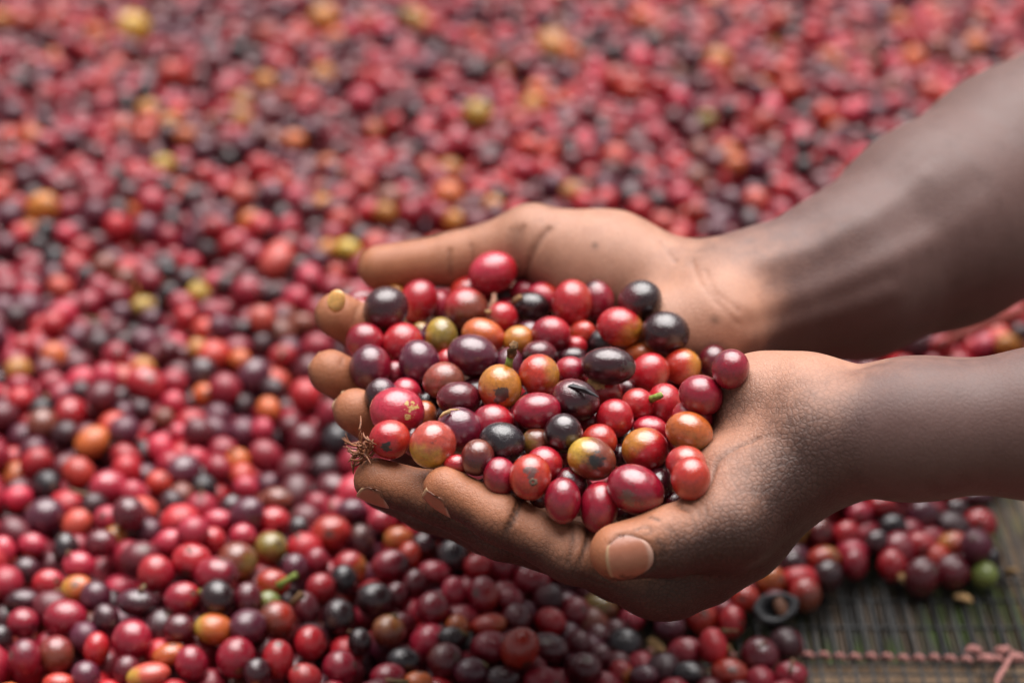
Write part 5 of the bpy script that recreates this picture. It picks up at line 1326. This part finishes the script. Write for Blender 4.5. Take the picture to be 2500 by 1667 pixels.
# bits of stalk and dry skin scattered through the spread
lv, lf = [], []
tops = [k for k in range(nall) if P[k, 2] > heap_h(P[k, :2])[0] - .003]
for k in gr.choice(tops, min(220, len(tops)), replace=False):
    d = unit(gr.normal(size=3) * np.array((1, 1, .35))); s = P[k] + np.array((0, 0, R[k] * .97)) + gr.normal(size=3) * .002
    L = gr.uniform(.003, .008); bend = gr.normal(size=3) * .15
    pts = [s + d * L * t_ + bend * L * t_ * t_ for t_ in (0, .33, .66, 1)]
    r0 = gr.uniform(.0005, .0011)
    v, f = tube(pts, [r0 * 1.3, r0, r0 * .8, r0 * .9], 5)
    n = len(lv); lv += v; lf += [tuple(a + n for a in q) for q in f]
def litter_material():
    N = Nodes("stalk_litter")
    co = N.n("ShaderNodeTexCoord").outputs["Object"]
    c = N.mix(N.ramp(N.noise(co, 45, 2), .45, .55), (.20, .10, .045), (.20, .19, .07))
    N.set(Base_Color=N.mix(N.noise(co, 600, 3), c, (.10, .05, .03)), Roughness=.75)
    return N.m
link("stalk_litter", mesh_from("stalk_litter", lv, lf), litter_material(), None, kind="stuff", label="bits of stalk scattered through the spread of cherries", category="plant litter")
person = link("person", None, label="person reaching in from the right with both bare hands cupped", category="person")
arm_near = link("arm", near_me, M_SKIN, person, label="nearer bare left arm, palm up, thumbnail towards the camera")
arm_far = link("arm", far_me, M_SKIN, person, label="farther bare right arm, palm up, thumb at the back")
for arm, fl, bv_ in ((arm_near, NL, near_bv), (arm_far, NR, far_bv)):
    for nl in fl.nails:
        link("fingernail", build_nail(nl, bv_, "fingernail"), M_NAIL, arm)
# ------------------------------------------------------------------ odds and ends
br = np.random.default_rng(21)
# dry fibre tuft between the fingers
vs_, fs = [], []
c0 = at_depth(884, 1098, .663)
for i in range(60):
    s = at_depth(888 + br.normal(0, 12), 1096 + br.normal(0, 18), .663 + br.normal(0, .003))
    th = br.normal(-.5, .8); d = unit(CAM_R * (math.sin(th) * .6 - .25) - CAM_U * math.cos(th) * .8 + CAM_B * br.normal(0, .5))
    if i % 4 == 0: d = unit(CAM_R * .45 + CAM_U * .9 + CAM_B * br.normal(0, .3))
    curl = unit(br.normal(size=3)); L = br.uniform(.003, .008)
    pts = [s]
    for k in range(6):
        d = unit(d + curl * .32); pts.append(pts[-1] + d * L / 6)
    r0 = br.uniform(.00026, .00055)
    v, f = tube(pts, [r0, r0, r0, r0 * .9, r0 * .8, r0 * .6, r0 * .3], 5)
    n = len(vs_); vs_ += v; fs += [tuple(a + n for a in q) for q in f]
link("fibre_tuft", mesh_from("fibre_tuft", vs_, fs), M_FIBRE, None, label="tuft of dry brown fibres between the two hands' fingertips at the left", category="plant fibre")
# amber seed skin stuck on the top fingertip
ac = at_depth(823, 735, .7165)
rotm = np.stack([unit(CAM_R * .9 + CAM_U * -.25), unit(CAM_U * .95 + CAM_R * .2), unit(CAM_B)], 1)
w = lumpy(MD_V, br, .13) * np.array((.0033, .0039, .0013))
w[:, 2] += .12 * w[:, 0] + 70 * w[:, 0] * w[:, 1] - .0004
so_ = link("seed_skin", mesh_from("seed_skin", w @ rotm.T, MD_F), M_AMBER, None, label="small amber seed skin stuck on the topmost fingertip at the left", category="seed skin")
so_.location = ac
# split black husk on the net
hc = at_depth(1894, 1484, depth_of(at_height(1894, 1486, .0085)) - .010)
k = depth_of(hc) / FPX
A_, B_ = 56 * k, 38 * k
e1 = unit(CAM_R * .97 + CAM_U * .22); nrm = unit(CAM_B * .86 + CAM_U * .50 + CAM_R * -.1); e2 = unit(np.cross(nrm, e1))
prof = [(0.30, -.0072), (.62, -.0060), (.88, -.0034), (1.0, -.0008), (1.0, .0007), (.92, .0016), (.78, .0014), (.56, .0006), (.46, -.0024), (.30, -.0042), (.02, -.0046)]
v, f = [], []; n = 30
for rr_, hh in prof:
    for i in range(n):
        a_ = 2 * math.pi * i / n
        w_ = 1 + .05 * math.sin(3 * a_ + 1) + .03 * math.sin(7 * a_)
        v.append(hc + e1 * A_ * rr_ * w_ * math.cos(a_) + e2 * B_ * 1.05 * rr_ * w_ * math.sin(a_) + nrm * hh)
for j in range(len(prof) - 1):
    for i in range(n):
        f.append((j * n + i, j * n + (i + 1) % n, (j + 1) * n + (i + 1) % n, (j + 1) * n + i))
f.append(tuple(range(n))[::-1])
husk = link("cherry_husk", None, None, None, label="split open grey black husk with brown inside, lying on the net", category="husk")
husk.location = hc
shift = lambda L: [np.asarray(x) - hc for x in L]
link("shell", mesh_from("shell", shift(v), f), M_HUSK, husk)
M_BEAN = simple_mat("brown_bean", (.17, .075, .045), .6, .3, .4, 500, .0006)
pts = [hc + e2 * t_ * B_ * .78 + e1 * A_ * .22 + nrm * (-.0018 + .0016 * (1 - t_ * t_)) for t_ in np.linspace(-1, 1, 9)]
bv_, bf_ = tube(pts, [.0010, .0019, .0024, .0027, .0028, .0027, .0024, .0019, .0010], 9)
link("inner_skin", mesh_from("inner_skin", shift(bv_), bf_), M_BEAN, husk)
# stalks on cherries of the ground
def ground_stalk(text, pts, radii, mat):
    k = next((k_ for k_, l_ in marks if text in l_), None)
    if k is None: return
    o = g_obj[k]; t = depth_of(P[k])
    w = [at_depth(u + px[k, 0] - GC[k][0], v_ + px[k, 1] - GC[k][1], t - d_) for u, v_, d_ in pts]
    v, f = tube(w, radii, 7)
    inv = o.matrix_world.inverted()
    link("stalk", mesh_from("stalk", [inv @ Vector(x) for x in v], f), mat, o)
ground_stalk("stalk at its right end", [(488, 1446, .003), (505, 1440, .004), (522, 1436, .004)], [.0014, .0011, .0012], M_STEM)
ground_stalk("bright green stalk", [(680, 1430, .006), (694, 1420, .007), (710, 1410, .007), (724, 1402, .006)], [.0018, .0013, .0012, .0015], M_STEM)
ground_stalk("dry stalk at its top", [(712, 1474, .003), (722, 1464, .004), (738, 1450, .005)], [.0014, .0013, .0018], M_STEMB)
ground_stalk("tan tip at the edge", [(2196, 1404, .005), (2206, 1412, .006), (2216, 1420, .006)], [.0017, .0022, .0016], M_TAN)
# loose bits
def bit(name, u, v_, z, size, mat, label, cat):
    p = at_height(u, v_, z)
    w = lumpy(LO_V, br, .45) * size * np.array((1.25, br.uniform(.5, .8), .28)); w[:, 2] += w[:, 0] ** 2 / size * br.uniform(-.5, .5); w = w @ np.array(Quaternion(br.normal(size=4) * np.array((1, .35, .35, 1))).normalized().to_matrix()).T
    o = link(name, mesh_from(name, w, LO_F), mat, None, label=label, category=cat); o.location = p
bit("dry_petal", 2468, 1392, .004, .0042, M_TAN, "pale tan dry scrap beside the green cherry, at the right edge", "plant scrap")
bit("dry_petal", 2352, 1452, .002, .0022, M_TAN, "small tan dry scrap on the net under the dark maroon cherry", "plant scrap")
bit("dry_petal", 1598, 1580, .002, .0038, M_TAN, "pinkish tan dry scrap beside the large grey black cherry at the bottom", "plant scrap")
bit("dry_petal", 1765, 1600, .002, .0040, M_TAN, "yellowish dry scrap between the pointed maroon and the crimson cherry", "plant scrap")
bit("dry_flower", 538, 1445, .037, .0062, M_STEMB, "crumpled brown dry flower on the mound at the left", "dry flower")
# orange twig between the two arms
tw = [at_height(2285, 846, .040), at_height(2340, 822, .043), at_height(2400, 796, .044), at_height(2460, 772, .044), at_height(2530, 742, .042)]
v, f = tube(tw, [.0020, .0026, .0023, .0028, .0024], 9)
link("twig", mesh_from("twig", v, f), simple_mat("reddish_twig", (.17, .030, .022), .8, .3, .45, 120, .001), None, label="reddish brown twig lying on the cherries between the two arms", category="twig")
